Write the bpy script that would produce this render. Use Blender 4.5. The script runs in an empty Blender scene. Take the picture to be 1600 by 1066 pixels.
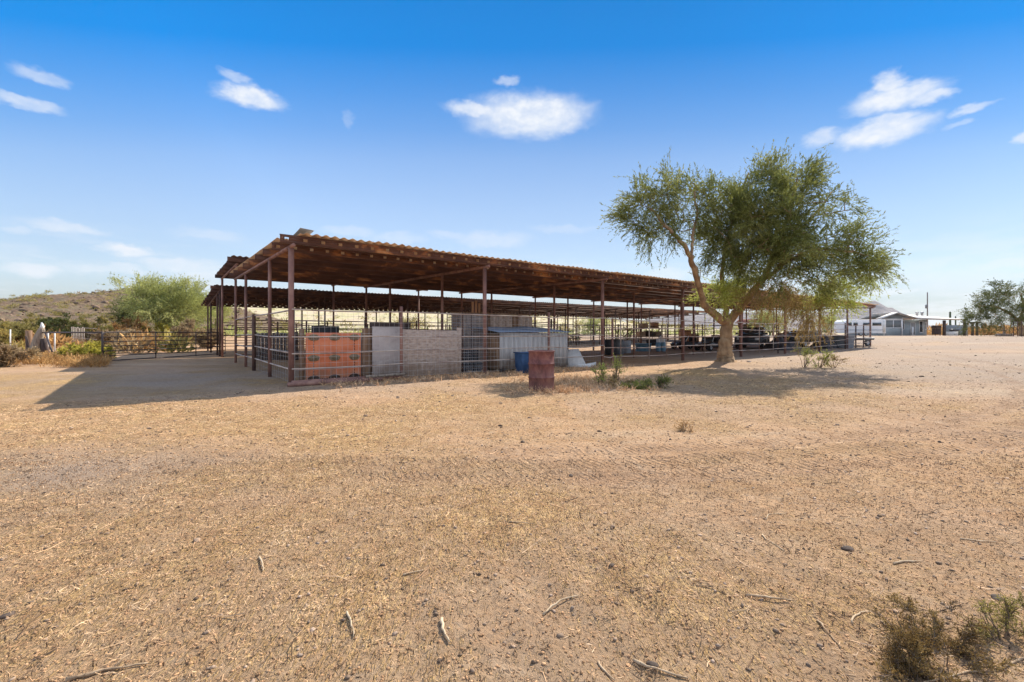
import bpy, math, random
import numpy as np
from mathutils import Vector, Matrix, Quaternion

rng = np.random.default_rng(7)
random.seed(7)
PI = math.pi
scene = bpy.context.scene
col = scene.collection

# ------------------------------------------------------------------ frame of the place
EYE = 1.3
F = 711.0
HZ = 520.0
C0 = np.array([-5.4, 11.13])                 # corner post of the near barn
ANG = math.atan2(0.6086, 0.7935)
U = np.array([math.cos(ANG), math.sin(ANG)])
V = np.array([-math.sin(ANG), math.cos(ANG)])
BAY = 5.62


def at(px, py, Y):
    """A point of the photograph at distance Y."""
    return np.array([(px - 800) / F * Y, Y, EYE + (HZ - py) / F * Y])


def uv(u, v, z=0.0):
    p = C0 + U * u + V * v
    return np.array([p[0], p[1], z])


def u_of(px, v):
    """Distance along the barn of what shows at px, standing v behind its front posts."""
    k = (px - 800) / F
    a = C0 + V * v
    return (k * a[1] - a[0]) / (U[0] - k * U[1])


def z_of(py, Y):
    return EYE + (HZ - py) / F * Y


# ------------------------------------------------------------------ noise
def _hash(ix, iy, seed):
    h = (ix.astype(np.int64) * 374761393 + iy.astype(np.int64) * 668265263 + seed * 1442695041) & 0xFFFFFFFF
    h = ((h ^ (h >> 13)) * 1274126177) & 0xFFFFFFFF
    h = h ^ (h >> 16)
    return (h & 0xFFFF) / 65535.0


def vnoise(x, y, seed=0):
    ix, iy = np.floor(x), np.floor(y)
    fx, fy = x - ix, y - iy
    fx = fx * fx * (3 - 2 * fx)
    fy = fy * fy * (3 - 2 * fy)
    a = _hash(ix, iy, seed); b = _hash(ix + 1, iy, seed)
    c = _hash(ix, iy + 1, seed); d = _hash(ix + 1, iy + 1, seed)
    return (a + (b - a) * fx) * (1 - fy) + (c + (d - c) * fx) * fy


def fbm(x, y, scale, octv=4, seed=0):
    x = np.asarray(x, float) / scale; y = np.asarray(y, float) / scale
    s = 0; amp = 1; tot = 0
    for o in range(octv):
        s = s + amp * (vnoise(x, y, seed + o * 17) - 0.5)
        tot += amp
        amp *= 0.5; x = x * 2.03 + 3.1; y = y * 2.03 + 1.7
    return s / tot * 2


def smooth(a, b, x):
    t = np.clip((x - a) / (b - a), 0, 1)
    return t * t * (3 - 2 * t)


def ground_z(x, y):
    x = np.asarray(x, float); y = np.asarray(y, float)
    d = np.hypot(x, y)
    z = 0.85 * smooth(36, 78, d)
    near = 1 - smooth(14, 40, d)
    z = z + 0.045 * fbm(x, y, 2.6, 3, 3) * (0.3 + 0.7 * near)
    z = z + near * (0.022 * fbm(x, y, 0.45, 3, 11) + 0.010 * fbm(x, y, 0.13, 2, 29))
    for a, b in ((4.15, .037), (5.0, .04)):              # wheel ruts
        t = y - a - b * x * x
        z = z - near * 0.030 * np.exp(-(t / 0.18) ** 2) * smooth(-4, 0.5, x)
    t = (y - 2.0) - 1.9 * (0.75 - x)                     # rake lines running to the bottom edge
    z = z + near * 0.012 * np.sin(t * 9.0) * np.exp(-((x - 0.9) / 1.3) ** 2) * np.exp(-((y - 2.3) / 1.0) ** 2)
    z = z + 0.14 * np.exp(-(((x - 8.66) ** 2 + (y - 18.6) ** 2) / 1.4))
    return z


def gz(x, y):
    return float(ground_z(np.array([x]), np.array([y]))[0])


# ------------------------------------------------------------------ mesh builder
class MB:
    def __init__(self):
        self.v = []; self.f = []; self.n = 0

    def add(self, verts, faces):
        verts = np.asarray(verts, float).reshape(-1, 3)
        if isinstance(faces, np.ndarray):
            self.f.append(faces.astype(np.int64) + self.n)
        else:
            for fc in faces:
                self.f.append(np.array([fc], np.int64) + self.n)
        self.v.append(verts); self.n += len(verts)
        return self

    def box(self, c, s, rz=0.0, R=None):
        hx, hy, hz = s[0] / 2, s[1] / 2, s[2] / 2
        v = np.array([[-hx, -hy, -hz], [hx, -hy, -hz], [hx, hy, -hz], [-hx, hy, -hz],
                      [-hx, -hy, hz], [hx, -hy, hz], [hx, hy, hz], [-hx, hy, hz]])
        if R is None and rz:
            R = np.array(Matrix.Rotation(rz, 3, 'Z'))
        if R is not None:
            v = v @ np.asarray(R).T
        f = np.array([[0, 3, 2, 1], [4, 5, 6, 7], [0, 1, 5, 4], [1, 2, 6, 5], [2, 3, 7, 6], [3, 0, 4, 7]])
        return self.add(v + np.asarray(c, float), f)

    def span(self, a, b):
        a = np.asarray(a, float); b = np.asarray(b, float)
        return self.box((a + b) / 2, np.abs(b - a))

    def tube(self, pts, r, n=8, caps=True):
        pts = np.asarray(pts, float)
        m = len(pts)
        r = np.full(m, r, float) if np.isscalar(r) else np.asarray(r, float)
        t = np.gradient(pts, axis=0)
        t /= np.linalg.norm(t, axis=1)[:, None] + 1e-9
        ref = np.array([0, 0, 1.0]) if abs(t[0][2]) < 0.9 else np.array([1.0, 0, 0])
        a = np.cross(t[0], ref); a /= np.linalg.norm(a)
        ang = np.arange(n) * 2 * PI / n
        rings = []
        for i in range(m):
            a = a - t[i] * np.dot(a, t[i]); a /= np.linalg.norm(a) + 1e-9
            b = np.cross(t[i], a)
            rings.append(pts[i] + r[i] * (np.cos(ang)[:, None] * a + np.sin(ang)[:, None] * b))
        v = np.concatenate(rings)
        i = np.arange(m - 1)[:, None] * n; j = np.arange(n)[None, :]; k = (j + 1) % n
        f = np.stack([i + j, i + k, i + n + k, i + n + j], -1).reshape(-1, 4)
        base = self.n
        self.add(v, f)
        if caps:
            self.f.append(np.array([list(range(n))[::-1]], np.int64) + base)
            self.f.append(np.array([list(range((m - 1) * n, m * n))], np.int64) + base)
        return self

    def lathe(self, prof, n=24, c=(0, 0, 0)):
        prof = np.asarray(prof, float)
        ang = np.arange(n) * 2 * PI / n
        v = np.concatenate([np.stack([r * np.cos(ang), r * np.sin(ang), np.full(n, z)], -1) for r, z in prof])
        m = len(prof)
        i = np.arange(m - 1)[:, None] * n; j = np.arange(n)[None, :]; k = (j + 1) % n
        f = np.stack([i + j, i + k, i + n + k, i + n + j], -1).reshape(-1, 4)
        return self.add(v + np.asarray(c, float), f)

    def prism(self, poly, axis, a, b):
        """Outline poly (2D) pulled from a to b along axis 0, 1 or 2."""
        n = len(poly)
        v = []
        for w in (a, b):
            for p in poly:
                q = [p[0], p[1]]
                q.insert(axis, w)
                v.append(q)
        f = [list(range(n))[::-1], list(range(n, 2 * n))]
        for i in range(n):
            j = (i + 1) % n
            f.append([i, j, n + j, n + i])
        return self.add(v, f)

    def build(self, name, mat, parent=None, smooth=False, loc=None, rz=None):
        me = bpy.data.meshes.new(name)
        v = np.concatenate(self.v)
        me.vertices.add(len(v)); me.vertices.foreach_set('co', v.astype(np.float32).ravel())
        idx = np.concatenate([a.ravel() for a in self.f])
        cnt = np.concatenate([np.full(len(a), a.shape[1]) for a in self.f])
        me.loops.add(len(idx)); me.loops.foreach_set('vertex_index', idx.astype(np.int32))
        me.polygons.add(len(cnt))
        st = np.concatenate([[0], np.cumsum(cnt)[:-1]])
        me.polygons.foreach_set('loop_start', st.astype(np.int32))
        if smooth:
            me.polygons.foreach_set('use_smooth', np.ones(len(cnt), bool))
        me.update(calc_edges=True)
        me.validate()
        me.materials.append(mat)
        o = bpy.data.objects.new(name, me); col.objects.link(o)
        if parent is not None:
            o.parent = parent
        if loc is not None:
            o.location = loc
        if rz is not None:
            o.rotation_euler = (0, 0, rz)
        return o


def tag(o, label=None, cat=None, group=None, kind=None):
    if label: o['label'] = label
    if cat: o['category'] = cat
    if group: o['group'] = group
    if kind: o['kind'] = kind
    return o


def empty(name, loc, rz=0.0, label=None, cat=None, group=None):
    o = bpy.data.objects.new(name, None); col.objects.link(o)
    o.location = loc; o.rotation_euler = (0, 0, rz)
    o.empty_display_size = 0.1
    return tag(o, label, cat, group)


def bevel(o, w=0.01, seg=2):
    m = o.modifiers.new('bevel', 'BEVEL'); m.width = w; m.segments = seg; m.limit_method = 'ANGLE'
    return o


# ------------------------------------------------------------------ materials
def nodes_of(name):
    m = bpy.data.materials.new(name); m.use_nodes = True
    nt = m.node_tree
    return m, nt, nt.nodes['Principled BSDF']


def mat(name, stops, scale=4.0, detail=6, rough=0.8, bump=0.15, bscale=None, metal=0.0,
        stretch=(1, 1, 1), island=0.0, transl=0.0, spec=0.3, dist=0.0, nrough=0.6, bdist=0.02, splash=0.0):
    """Noise driven colour ramp with bump; stops = [(pos, (r, g, b)), ...]"""
    m, nt, b = nodes_of(name)
    N = nt.nodes.new; L = nt.links.new
    tc = N('ShaderNodeTexCoord'); mp = N('ShaderNodeMapping')
    mp.inputs['Scale'].default_value = stretch
    L(tc.outputs['Object'], mp.inputs['Vector'])
    nz = N('ShaderNodeTexNoise'); nz.inputs['Scale'].default_value = scale
    nz.inputs['Detail'].default_value = detail; nz.inputs['Roughness'].default_value = nrough
    nz.inputs['Distortion'].default_value = dist
    L(mp.outputs['Vector'], nz.inputs['Vector'])
    rp = N('ShaderNodeValToRGB')
    els = rp.color_ramp.elements
    while len(els) < len(stops): els.new(0.5)
    for e, (p, c) in zip(els, stops):
        e.position = p; e.color = (*c, 1)
    L(nz.outputs['Fac'], rp.inputs['Fac'])
    out = rp.outputs['Color']
    if splash:                              # dried mud splashed up from the ground, with runs and scuffs
        sz = N('ShaderNodeSeparateXYZ'); L(tc.outputs['Object'], sz.inputs[0])
        n3 = N('ShaderNodeTexNoise'); n3.inputs['Scale'].default_value = 5; n3.inputs['Detail'].default_value = 8; n3.inputs['Roughness'].default_value = .75
        mp3 = N('ShaderNodeMapping'); mp3.inputs['Scale'].default_value = (1, 1, .35); L(tc.outputs['Object'], mp3.inputs['Vector']); L(mp3.outputs['Vector'], n3.inputs['Vector'])
        ad = N('ShaderNodeMath'); ad.operation = 'MULTIPLY_ADD'; ad.inputs[1].default_value = -1.9; L(n3.outputs['Fac'], ad.inputs[0]); L(sz.outputs[2], ad.inputs[2])
        r3 = N('ShaderNodeMapRange'); r3.interpolation_type = 'SMOOTHSTEP'; r3.inputs['From Min'].default_value = -.30; r3.inputs['From Max'].default_value = -1.05; r3.inputs['To Max'].default_value = splash
        L(ad.outputs[0], r3.inputs['Value'])
        mx3 = N('ShaderNodeMix'); mx3.data_type = 'RGBA'; L(r3.outputs['Result'], mx3.inputs[0]); L(out, mx3.inputs[6]); mx3.inputs[7].default_value = (.24, .165, .11, 1)
        out = mx3.outputs[2]
    if island:
        ge = N('ShaderNodeNewGeometry')
        hs = N('ShaderNodeHueSaturation')
        m1 = N('ShaderNodeMapRange'); m1.inputs['To Min'].default_value = 1 - island; m1.inputs['To Max'].default_value = 1 + island
        L(ge.outputs['Random Per Island'], m1.inputs['Value'])
        L(m1.outputs['Result'], hs.inputs['Value']); L(out, hs.inputs['Color'])
        out = hs.outputs['Color']
    L(out, b.inputs['Base Color'])
    b.inputs['Roughness'].default_value = rough
    b.inputs['Metallic'].default_value = metal
    b.inputs['Specular IOR Level'].default_value = spec
    if bump:
        n2 = N('ShaderNodeTexNoise'); n2.inputs['Scale'].default_value = bscale or scale * 4
        n2.inputs['Detail'].default_value = 5
        L(mp.outputs['Vector'], n2.inputs['Vector'])
        bp = N('ShaderNodeBump'); bp.inputs['Strength'].default_value = bump; bp.inputs['Distance'].default_value = bdist
        L(n2.outputs['Fac'], bp.inputs['Height']); L(bp.outputs['Normal'], b.inputs['Normal'])
    if transl:
        tr = N('ShaderNodeBsdfTranslucent'); mx = N('ShaderNodeMixShader')
        L(out, tr.inputs['Color']); mx.inputs['Fac'].default_value = transl
        L(b.outputs['BSDF'], mx.inputs[1]); L(tr.outputs['BSDF'], mx.inputs[2])
        L(mx.outputs['Shader'], nt.nodes['Material Output'].inputs['Surface'])
    return m


def two(a, b, lo=0.35, hi=0.65):
    return [(lo, a), (hi, b)]


M = {}
M['rust_sheet'] = mat('rust_sheet', [(.28, (.42, .25, .16)), (.40, (.58, .39, .26)), (.52, (.70, .52, .37)), (.70, (.68, .59, .50))],
                      1.9, 8, .85, .2, 14, stretch=(1.0, .35, 1), dist=.6)
M['rust_beam'] = mat('rust_beam', [(.36, (.075, .035, .026)), (.54, (.13, .06, .04)), (.63, (.36, .15, .06)), (.73, (.62, .33, .15))],
                     1.9, 8, .8, .25, 18, stretch=(.5, 1, 1), dist=.4)
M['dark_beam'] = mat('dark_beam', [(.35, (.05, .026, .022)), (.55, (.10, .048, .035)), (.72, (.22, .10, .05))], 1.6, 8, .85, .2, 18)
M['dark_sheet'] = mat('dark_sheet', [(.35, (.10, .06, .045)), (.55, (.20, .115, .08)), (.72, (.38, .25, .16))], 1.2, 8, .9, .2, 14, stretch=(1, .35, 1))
M['rust_post'] = mat('rust_post', [(.3, (.11, .058, .05)), (.5, (.23, .12, .095)), (.68, (.34, .19, .145)), (.8, (.42, .29, .23))], 3, 8, .7, .2, 24, stretch=(1, 1, .5))
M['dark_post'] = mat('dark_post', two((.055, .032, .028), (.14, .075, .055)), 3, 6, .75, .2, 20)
M['pale_rail'] = mat('pale_rail', [(.35, (.22, .13, .10)), (.5, (.45, .36, .30)), (.7, (.62, .54, .46))], 2.2, 7, .55, .1, 20, stretch=(.6, 1, 1))
M['gate_metal'] = mat('gate_metal', two((.035, .028, .03), (.10, .075, .07)), 3, 6, .6, .1, 20)
M['wire'] = mat('wire', two((.38, .36, .34), (.62, .60, .58)), 3, 3, .5, 0)
M['dark_wire'] = mat('dark_wire', two((.14, .14, .15), (.32, .32, .34)), 3, 3, .5, 0)
M['galv'] = mat('galv', two((.26, .30, .35), (.42, .46, .52)), 2.5, 5, .5, .05, 12, metal=.2)
M['blue_galv'] = mat('blue_galv', two((.20, .27, .38), (.33, .42, .55)), 2.5, 5, .6, .05, 12)
M['orange'] = mat('orange', [(.3, (.50, .135, .055)), (.48, (.66, .19, .08)), (.62, (.72, .25, .12)), (.75, (.62, .30, .19))], 2.6, 9, .6, .08, 12, splash=.75)
M['oval'] = mat('oval', two((.20, .15, .09), (.36, .27, .16)), 18, 3, .9, .3, 60)
M['panel_dark'] = mat('panel_dark', two((.03, .022, .02), (.10, .06, .04)), 14, 3, .9, 0)  # dark brown of the lowest ovals, the slots and the dashes
M['grey_ply'] = mat('grey_ply', [(.3, (.34, .29, .27)), (.5, (.47, .41, .38)), (.7, (.56, .50, .46))], 3, 8, .85, .2, 25, stretch=(.5, 1, 1), dist=1.0, splash=.75)
M['osb'] = mat('osb', [(.3, (.32, .23, .18)), (.48, (.47, .36, .29)), (.6, (.57, .45, .36)), (.75, (.40, .30, .24))], 16, 4, .85, .25, 30, stretch=(.45, 1, 1), splash=.75)
M['brown_wood'] = mat('brown_wood', [(.3, (.15, .085, .05)), (.5, (.27, .165, .10)), (.7, (.38, .26, .17))], 3, 8, .85, .25, 25, stretch=(3, 3, .4), splash=.75)
M['dark_wood'] = mat('dark_wood', two((.045, .032, .03), (.12, .085, .075)), 4, 8, .9, .25, 25, stretch=(3, 3, .4))
M['grey_wood'] = mat('grey_wood', [(.3, (.36, .34, .33)), (.5, (.52, .50, .48)), (.7, (.62, .59, .55))], 4, 8, .85, .25, 30, stretch=(4, 4, .3), splash=.75)
M['old_wood'] = mat('old_wood', [(.3, (.14, .105, .08)), (.5, (.27, .215, .165)), (.72, (.42, .35, .28))], 5, 8, .9, .5, 25, stretch=(3, 3, .3), bdist=.05)
M['barrel'] = mat('barrel', [(.30, (.055, .025, .025)), (.43, (.13, .05, .046)), (.54, (.20, .08, .07)), (.64, (.26, .12, .095)), (.75, (.42, .25, .17))], 3.6, 10, .65, .2, 22, stretch=(1, 1, .6), dist=1.2, nrough=.72, splash=.25)
M['barrel_in'] = mat('barrel_in', two((.05, .03, .025), (.16, .08, .05)), 4, 6, .9, .1)
M['blue_plastic'] = mat('blue_plastic', two((.03, .07, .16), (.06, .12, .24)), 4, 4, .5, .05)
M['pale_blue'] = mat('pale_blue', two((.13, .26, .38), (.22, .38, .50)), 4, 4, .5, .05)
M['white_plastic'] = mat('white_plastic', two((.55, .54, .52), (.72, .71, .69)), 3, 6, .6, .05)
M['white_paint'] = mat('white_paint', two((.70, .71, .73), (.82, .82, .83)), 1.5, 5, .6, .03)
M['black_paint'] = mat('black_paint', two((.012, .013, .016), (.04, .04, .045)), 2.5, 6, .35, .03, spec=.5)
M['rubber'] = mat('rubber', two((.012, .012, .012), (.04, .038, .036)), 8, 4, .9, .15)
M['glass'] = mat('glass', two((.02, .025, .03), (.05, .06, .07)), 2, 2, .08, 0, spec=.6)
M['hub'] = mat('hub', two((.30, .30, .31), (.48, .48, .49)), 5, 4, .4, 0, metal=.5)
M['tarp_tan'] = mat('tarp_tan', two((.20, .15, .11), (.34, .26, .19)), 2.5, 6, .9, .25, 8)
M['tarp_dark'] = mat('tarp_dark', two((.03, .03, .034), (.075, .07, .072)), 2.5, 6, .7, .3, 8)
M['cab_wood'] = mat('cab_wood', two((.40, .19, .09), (.56, .30, .16)), 3, 7, .7, .1, 20, stretch=(3, 3, .5))
M['cardboard'] = mat('cardboard', two((.32, .22, .14), (.45, .33, .22)), 3, 5, .9, .1)
M['red_paint'] = mat('red_paint', two((.38, .05, .04), (.52, .10, .07)), 3, 5, .5, .03)
M['red_roof'] = mat('red_roof', two((.22, .07, .06), (.32, .12, .10)), 2, 5, .8, .1)
M['barrel_black'] = mat('barrel_black', two((.022, .024, .027), (.06, .062, .066)), 3, 5, .6, .05)
M['barrel_grey'] = mat('barrel_grey', two((.12, .13, .14), (.22, .23, .24)), 3, 5, .6, .05)
M['house_wall'] = mat('house_wall', two((.32, .38, .42), (.40, .46, .50)), 1.2, 5, .85, .1, 20)
M['house_dark'] = mat('house_dark', two((.16, .18, .19), (.22, .24, .25)), 1.2, 5, .85, .1, 20)
M['house_roof'] = mat('house_roof', two((.60, .55, .50), (.72, .67, .62)), 1.2, 6, .85, .1, 10)
M['roof_grey'] = mat('roof_grey', two((.22, .21, .21), (.32, .31, .30)), 1.2, 6, .85, .1, 10)
M['stone'] = mat('stone', [(.3, (.20, .15, .125)), (.5, (.32, .25, .21)), (.7, (.42, .35, .30))], 6, 8, .9, .4, 20)
M['dark_stone'] = mat('dark_stone', two((.045, .033, .027), (.14, .10, .078)), 9, 6, .9, .4, 30)
M['cactus'] = mat('cactus', two((.06, .085, .045), (.10, .125, .07)), 4, 4, .8, .1)
M['pole'] = mat('pole', two((.17, .14, .125), (.26, .22, .20)), 3, 5, .9, .1)
M['bark'] = mat('bark', [(.28, (.10, .075, .045)), (.45, (.20, .155, .085)), (.6, (.30, .235, .14)), (.75, (.37, .29, .19))], 5, 9, .85, .5, 16, stretch=(1, 1, .45), bdist=.05)
M['bark'] = mat('bark2', [(.28, (.15, .095, .06)), (.45, (.27, .175, .10)), (.6, (.37, .255, .15)), (.75, (.44, .32, .20))], 5, 9, .9, .7, 14, stretch=(1, 1, .4), bdist=.06)
M['bark_trunk'] = mat('bark_trunk', [(.28, (.13, .09, .065)), (.45, (.25, .175, .12)), (.6, (.36, .26, .18)), (.75, (.44, .33, .24))], 5, 9, .9, .8, 14, stretch=(1, 1, .4), bdist=.06)
M['green_bark'] = mat('green_bark', two((.13, .14, .05), (.24, .24, .10)), 4, 6, .8, .2, 20)
M['twig'] = mat('twig', two((.11, .075, .05), (.22, .16, .11)), 6, 5, .9, .2)
M['leaf'] = mat('leaf', [(.35, (.13, .15, .038)), (.5, (.20, .218, .056)), (.66, (.30, .305, .095))], .9, 5, .65, 0, island=.45, transl=.40)
M['leaf_young'] = mat('leaf_young', two((.36, .40, .08), (.50, .52, .14)), 1.2, 4, .65, 0, island=.35, transl=.42)
M['leaf_dry'] = mat('leaf_dry', two((.26, .18, .07), (.36, .26, .10)), 1.2, 4, .75, 0, island=.4, transl=.3)
M['leaf_pale'] = mat('leaf_pale', [(.35, (.26, .29, .09)), (.5, (.36, .38, .13)), (.66, (.46, .46, .18))], .35, 5, .7, 0, island=.4, transl=.42)
M['leaf_olive'] = mat('leaf_olive', [(.35, (.19, .165, .055)), (.5, (.29, .245, .075)), (.66, (.40, .31, .10))], .5, 5, .75, 0, island=.45, transl=.48)
M['leaf_dark'] = mat('leaf_dark', [(.35, (.075, .09, .026)), (.5, (.115, .13, .036)), (.66, (.17, .17, .05))], .6, 5, .7, 0, island=.4, transl=.32)
M['leaf_yellow'] = mat('leaf_yellow', two((.38, .34, .05), (.52, .45, .09)), .9, 4, .7, 0, island=.4, transl=.4)
M['leaf_fg'] = mat('leaf_fg', [(.35, (.11, .065, .022)), (.5, (.20, .125, .04)), (.66, (.34, .23, .08))], 9, 4, .75, 0, island=.45, transl=.3)
M['leaf_rust'] = mat('leaf_rust', two((.38, .20, .07), (.54, .34, .14)), .9, 4, .8, 0, island=.45, transl=.3)
M['scrub_brown'] = mat('scrub_brown', two((.27, .19, .11), (.42, .31, .17)), .9, 5, .85, 0, island=.4, transl=.25)
M['straw'] = mat('straw', [(.32, (.38, .21, .11)), (.46, (.55, .345, .19)), (.58, (.66, .45, .27)), (.74, (.76, .58, .40))], 3.0, 4, .75, 0, island=.5, transl=.15)
M['litter'] = mat('litter', [(.34, (.055, .034, .022)), (.5, (.13, .075, .042)), (.66, (.24, .14, .075))], 3.0, 4, .85, 0, island=.5)
M['stick'] = mat('stick', [(.3, (.16, .10, .06)), (.5, (.34, .24, .15)), (.7, (.52, .40, .27))], 14, 6, .9, .3, 40)
M['pale_stick'] = mat('pale_stick', two((.36, .26, .16), (.56, .44, .30)), 14, 5, .85, .2, 40)
M['clod'] = mat('clod', [(.32, (.24, .13, .065)), (.5, (.40, .235, .125)), (.68, (.56, .365, .215))], 1.1, 5, .95, 0, island=.35)
M['pebble'] = mat('pebble', [(.3, (.085, .055, .04)), (.5, (.23, .16, .11)), (.7, (.42, .32, .25))], 1.3, 4, .9, .3, 40, island=.55)


# ------------------------------------------------------------------ ground
def ground_material():
    m, nt, b = nodes_of('ground')
    N = nt.nodes.new; L = nt.links.new

    def math_(op, a, c=None, clamp=False):
        n = N('ShaderNodeMath'); n.operation = op; n.use_clamp = clamp
        for i, s in enumerate((a, c)):
            if s is None: continue
            if isinstance(s, (int, float)): n.inputs[i].default_value = s
            else: L(s, n.inputs[i])
        return n.outputs[0]

    def noise(vec, scale, det=5, rough=.6, dist=0):
        n = N('ShaderNodeTexNoise'); n.inputs['Scale'].default_value = scale; n.inputs['Detail'].default_value = det
        n.inputs['Roughness'].default_value = rough; n.inputs['Distortion'].default_value = dist
        L(vec, n.inputs['Vector']); return n.outputs['Fac']

    def ramp(f, lo, hi):
        n = N('ShaderNodeMapRange'); n.interpolation_type = 'SMOOTHSTEP'
        n.inputs['From Min'].default_value = lo; n.inputs['From Max'].default_value = hi
        L(f, n.inputs['Value']); return n.outputs['Result']

    def mix(f, a, c):
        n = N('ShaderNodeMix'); n.data_type = 'RGBA'
        for s, i in ((f, 0), (a, 6), (c, 7)):
            if isinstance(s, tuple): n.inputs[i].default_value = (*s, 1)
            elif isinstance(s, (int, float)): n.inputs[i].default_value = s
            else: L(s, n.inputs[i])
        return n.outputs[2]
    tc = N('ShaderNodeTexCoord'); P = tc.outputs['Object']

    def mapped(rot, sc):
        n = N('ShaderNodeMapping'); n.inputs['Rotation'].default_value = (0, 0, rot); n.inputs['Scale'].default_value = sc
        L(P, n.inputs['Vector']); return n.outputs['Vector']
    at_ = N('ShaderNodeAttribute'); at_.attribute_name = 'straw'; straw = at_.outputs['Fac']
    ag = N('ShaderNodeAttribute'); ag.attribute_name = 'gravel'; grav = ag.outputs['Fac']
    dirt = mix(ramp(noise(P, 1.7, 7), .35, .68), (.46, .268, .140), (.575, .362, .210))
    dirt = mix(ramp(noise(P, 22, 6, .7), .42, .72), dirt, (.27, .18, .115))
    dirt = mix(math_('MULTIPLY', ramp(noise(P, 9, 5, .7), .45, .75), .6), dirt, (.50, .37, .265))
    dirt = mix(math_('MULTIPLY', ramp(noise(P, .8, 6, .7), .52, .68), .55), dirt, (.30, .165, .075))
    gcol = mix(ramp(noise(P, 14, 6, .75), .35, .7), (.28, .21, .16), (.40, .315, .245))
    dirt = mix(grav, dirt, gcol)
    dirt = mix(math_('MULTIPLY', ramp(noise(mapped(.2, (.35, 1, 1)), .9, 7, .72), .50, .66), .45), dirt, (.27, .185, .125))
    dirt = mix(math_('MULTIPLY', ramp(noise(mapped(2.6, (.3, 1, 1)), .35, 6, .7), .52, .66), .40), dirt, (.50, .39, .28))
    fib = None
    for rot, sc in ((.3, 62), (1.25, 74), (2.3, 66), (2.85, 54), (.8, 80)):
        f = noise(mapped(rot, (1, .24, 1)), sc, 2, .5, .6)
        fib = f if fib is None else math_('MAXIMUM', fib, f)
    fmask = ramp(math_('ADD', fib, math_('MULTIPLY', math_('SUBTRACT', straw, .5), .22)), .60, .74)
    scol = mix(ramp(noise(P, 6, 5), .35, .68), (.50, .312, .14), (.68, .46, .23))
    scol = mix(ramp(noise(P, 45, 3), .45, .7), scol, (.36, .22, .10))
    cc = mix(math_('MULTIPLY', straw, .75), dirt, mix(.5, dirt, scol))
    cc = mix(fmask, cc, scol)
    # dark flecks: bits of dung, bark and holes
    vo = N('ShaderNodeTexVoronoi'); vo.inputs['Scale'].default_value = 13; L(P, vo.inputs['Vector'])
    fl = math_('MULTIPLY', ramp(vo.outputs['Distance'], .17, .08), ramp(noise(P, 1.1, 4), .5, .62))
    cc = mix(math_('MULTIPLY', fl, .75), cc, (.13, .085, .06))
    L(cc, b.inputs['Base Color'])
    b.inputs['Roughness'].default_value = .95; b.inputs['Specular IOR Level'].default_value = .1
    # tread marks left in the two ruts
    sx = N('ShaderNodeSeparateXYZ'); L(P, sx.inputs[0]); X, Y = sx.outputs[0], sx.outputs[1]
    tread = None; churn = None
    for a, k, lo, hi in ((4.15, .037, -2.5, 0.0), (5.0, .04, .2, 1.6), (4.6, .035, -3.5, -1.5)):
        t = math_('SUBTRACT', math_('SUBTRACT', Y, a), math_('MULTIPLY', math_('MULTIPLY', X, X), k))
        at2 = math_('ABSOLUTE', t)
        band = ramp(at2, .19, .13)
        wv = math_('SINE', math_('ADD', math_('ADD', math_('MULTIPLY', X, 84.0), math_('MULTIPLY', t, 42.0)), math_('MULTIPLY', noise(P, 3.0, 4), 14.0)))
        wv = ramp(wv, -.3, .6)
        s = math_('MULTIPLY', math_('MULTIPLY', wv, band), ramp(X, lo, hi))
        s = math_('MULTIPLY', s, ramp(noise(P, 3.2, 5, .7), .42, .60))
        tread = s if tread is None else math_('ADD', tread, s)
        c1 = math_('MULTIPLY', math_('MULTIPLY', ramp(math_('ADD', at2, math_('MULTIPLY', noise(P, 2.4, 5, .7), .30)), .46, .20), ramp(X, lo - 1.5, hi)), ramp(noise(P, 1.3, 5, .7), .36, .60))
        churn = c1 if churn is None else math_('MAXIMUM', churn, c1)
    L(mix(math_('MULTIPLY', churn, .42), cc, (.30, .185, .115)), b.inputs['Base Color'])
    h = math_('ADD', math_('MULTIPLY', noise(P, 34, 7, .75), 1.0), math_('MULTIPLY', fmask, .45))
    h = math_('ADD', h, math_('MULTIPLY', noise(P, 9, 5, .7), 1.1))
    h = math_('ADD', h, math_('MULTIPLY', tread, .95))
    h = math_('SUBTRACT', h, math_('MULTIPLY', fl, .5))
    bp = N('ShaderNodeBump'); bp.inputs['Strength'].default_value = 1.0; bp.inputs['Distance'].default_value = .036
    L(h, bp.inputs['Height']); L(bp.outputs['Normal'], b.inputs['Normal'])
    return m


def straw_map(x, y):
    s = .36 + .85 * fbm(x, y, 3.0, 4, 41) + .55 * fbm(x, y, .7, 3, 43)
    s = s + .40 * np.exp(-((y - 7.5) / 2.2) ** 2) * (1 - smooth(0.5, 5.0, x))        # yellow litter in front of the barn
    s = s + .22 * np.exp(-((x - .1) / 1.0) ** 2 - ((y - 3.3) / .6) ** 2)
    s = s - .40 * np.exp(-((x + 4.2) / 2.0) ** 2 - ((y - 4.4) / 1.0) ** 2)
    for a, b in ((4.15, .037), (5.0, .04)):
        t = y - a - b * x * x
        s = s - .45 * np.exp(-(t / .28) ** 2) * smooth(-1.5, 1.0, x)
    s = s - .30 * (1 - smooth(2.4, 4.2, y)) * smooth(-1.2, .8, x)
    s = s - .35 * smooth(16, 30, np.hypot(x, y)) - .3 * smooth(5, 10, x)
    return np.clip(s, 0, 1)


def axis(lo, hi, step, far0, far1, g=1.055):
    a = list(np.arange(lo, hi, step))
    s = step; c = a[-1]
    while c < far1:
        s *= g; c += s; a.append(c)
    s = step; c = lo; l = []
    while c > far0:
        s *= g; c -= s; l.append(c)
    return np.array(l[::-1] + a)


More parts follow.
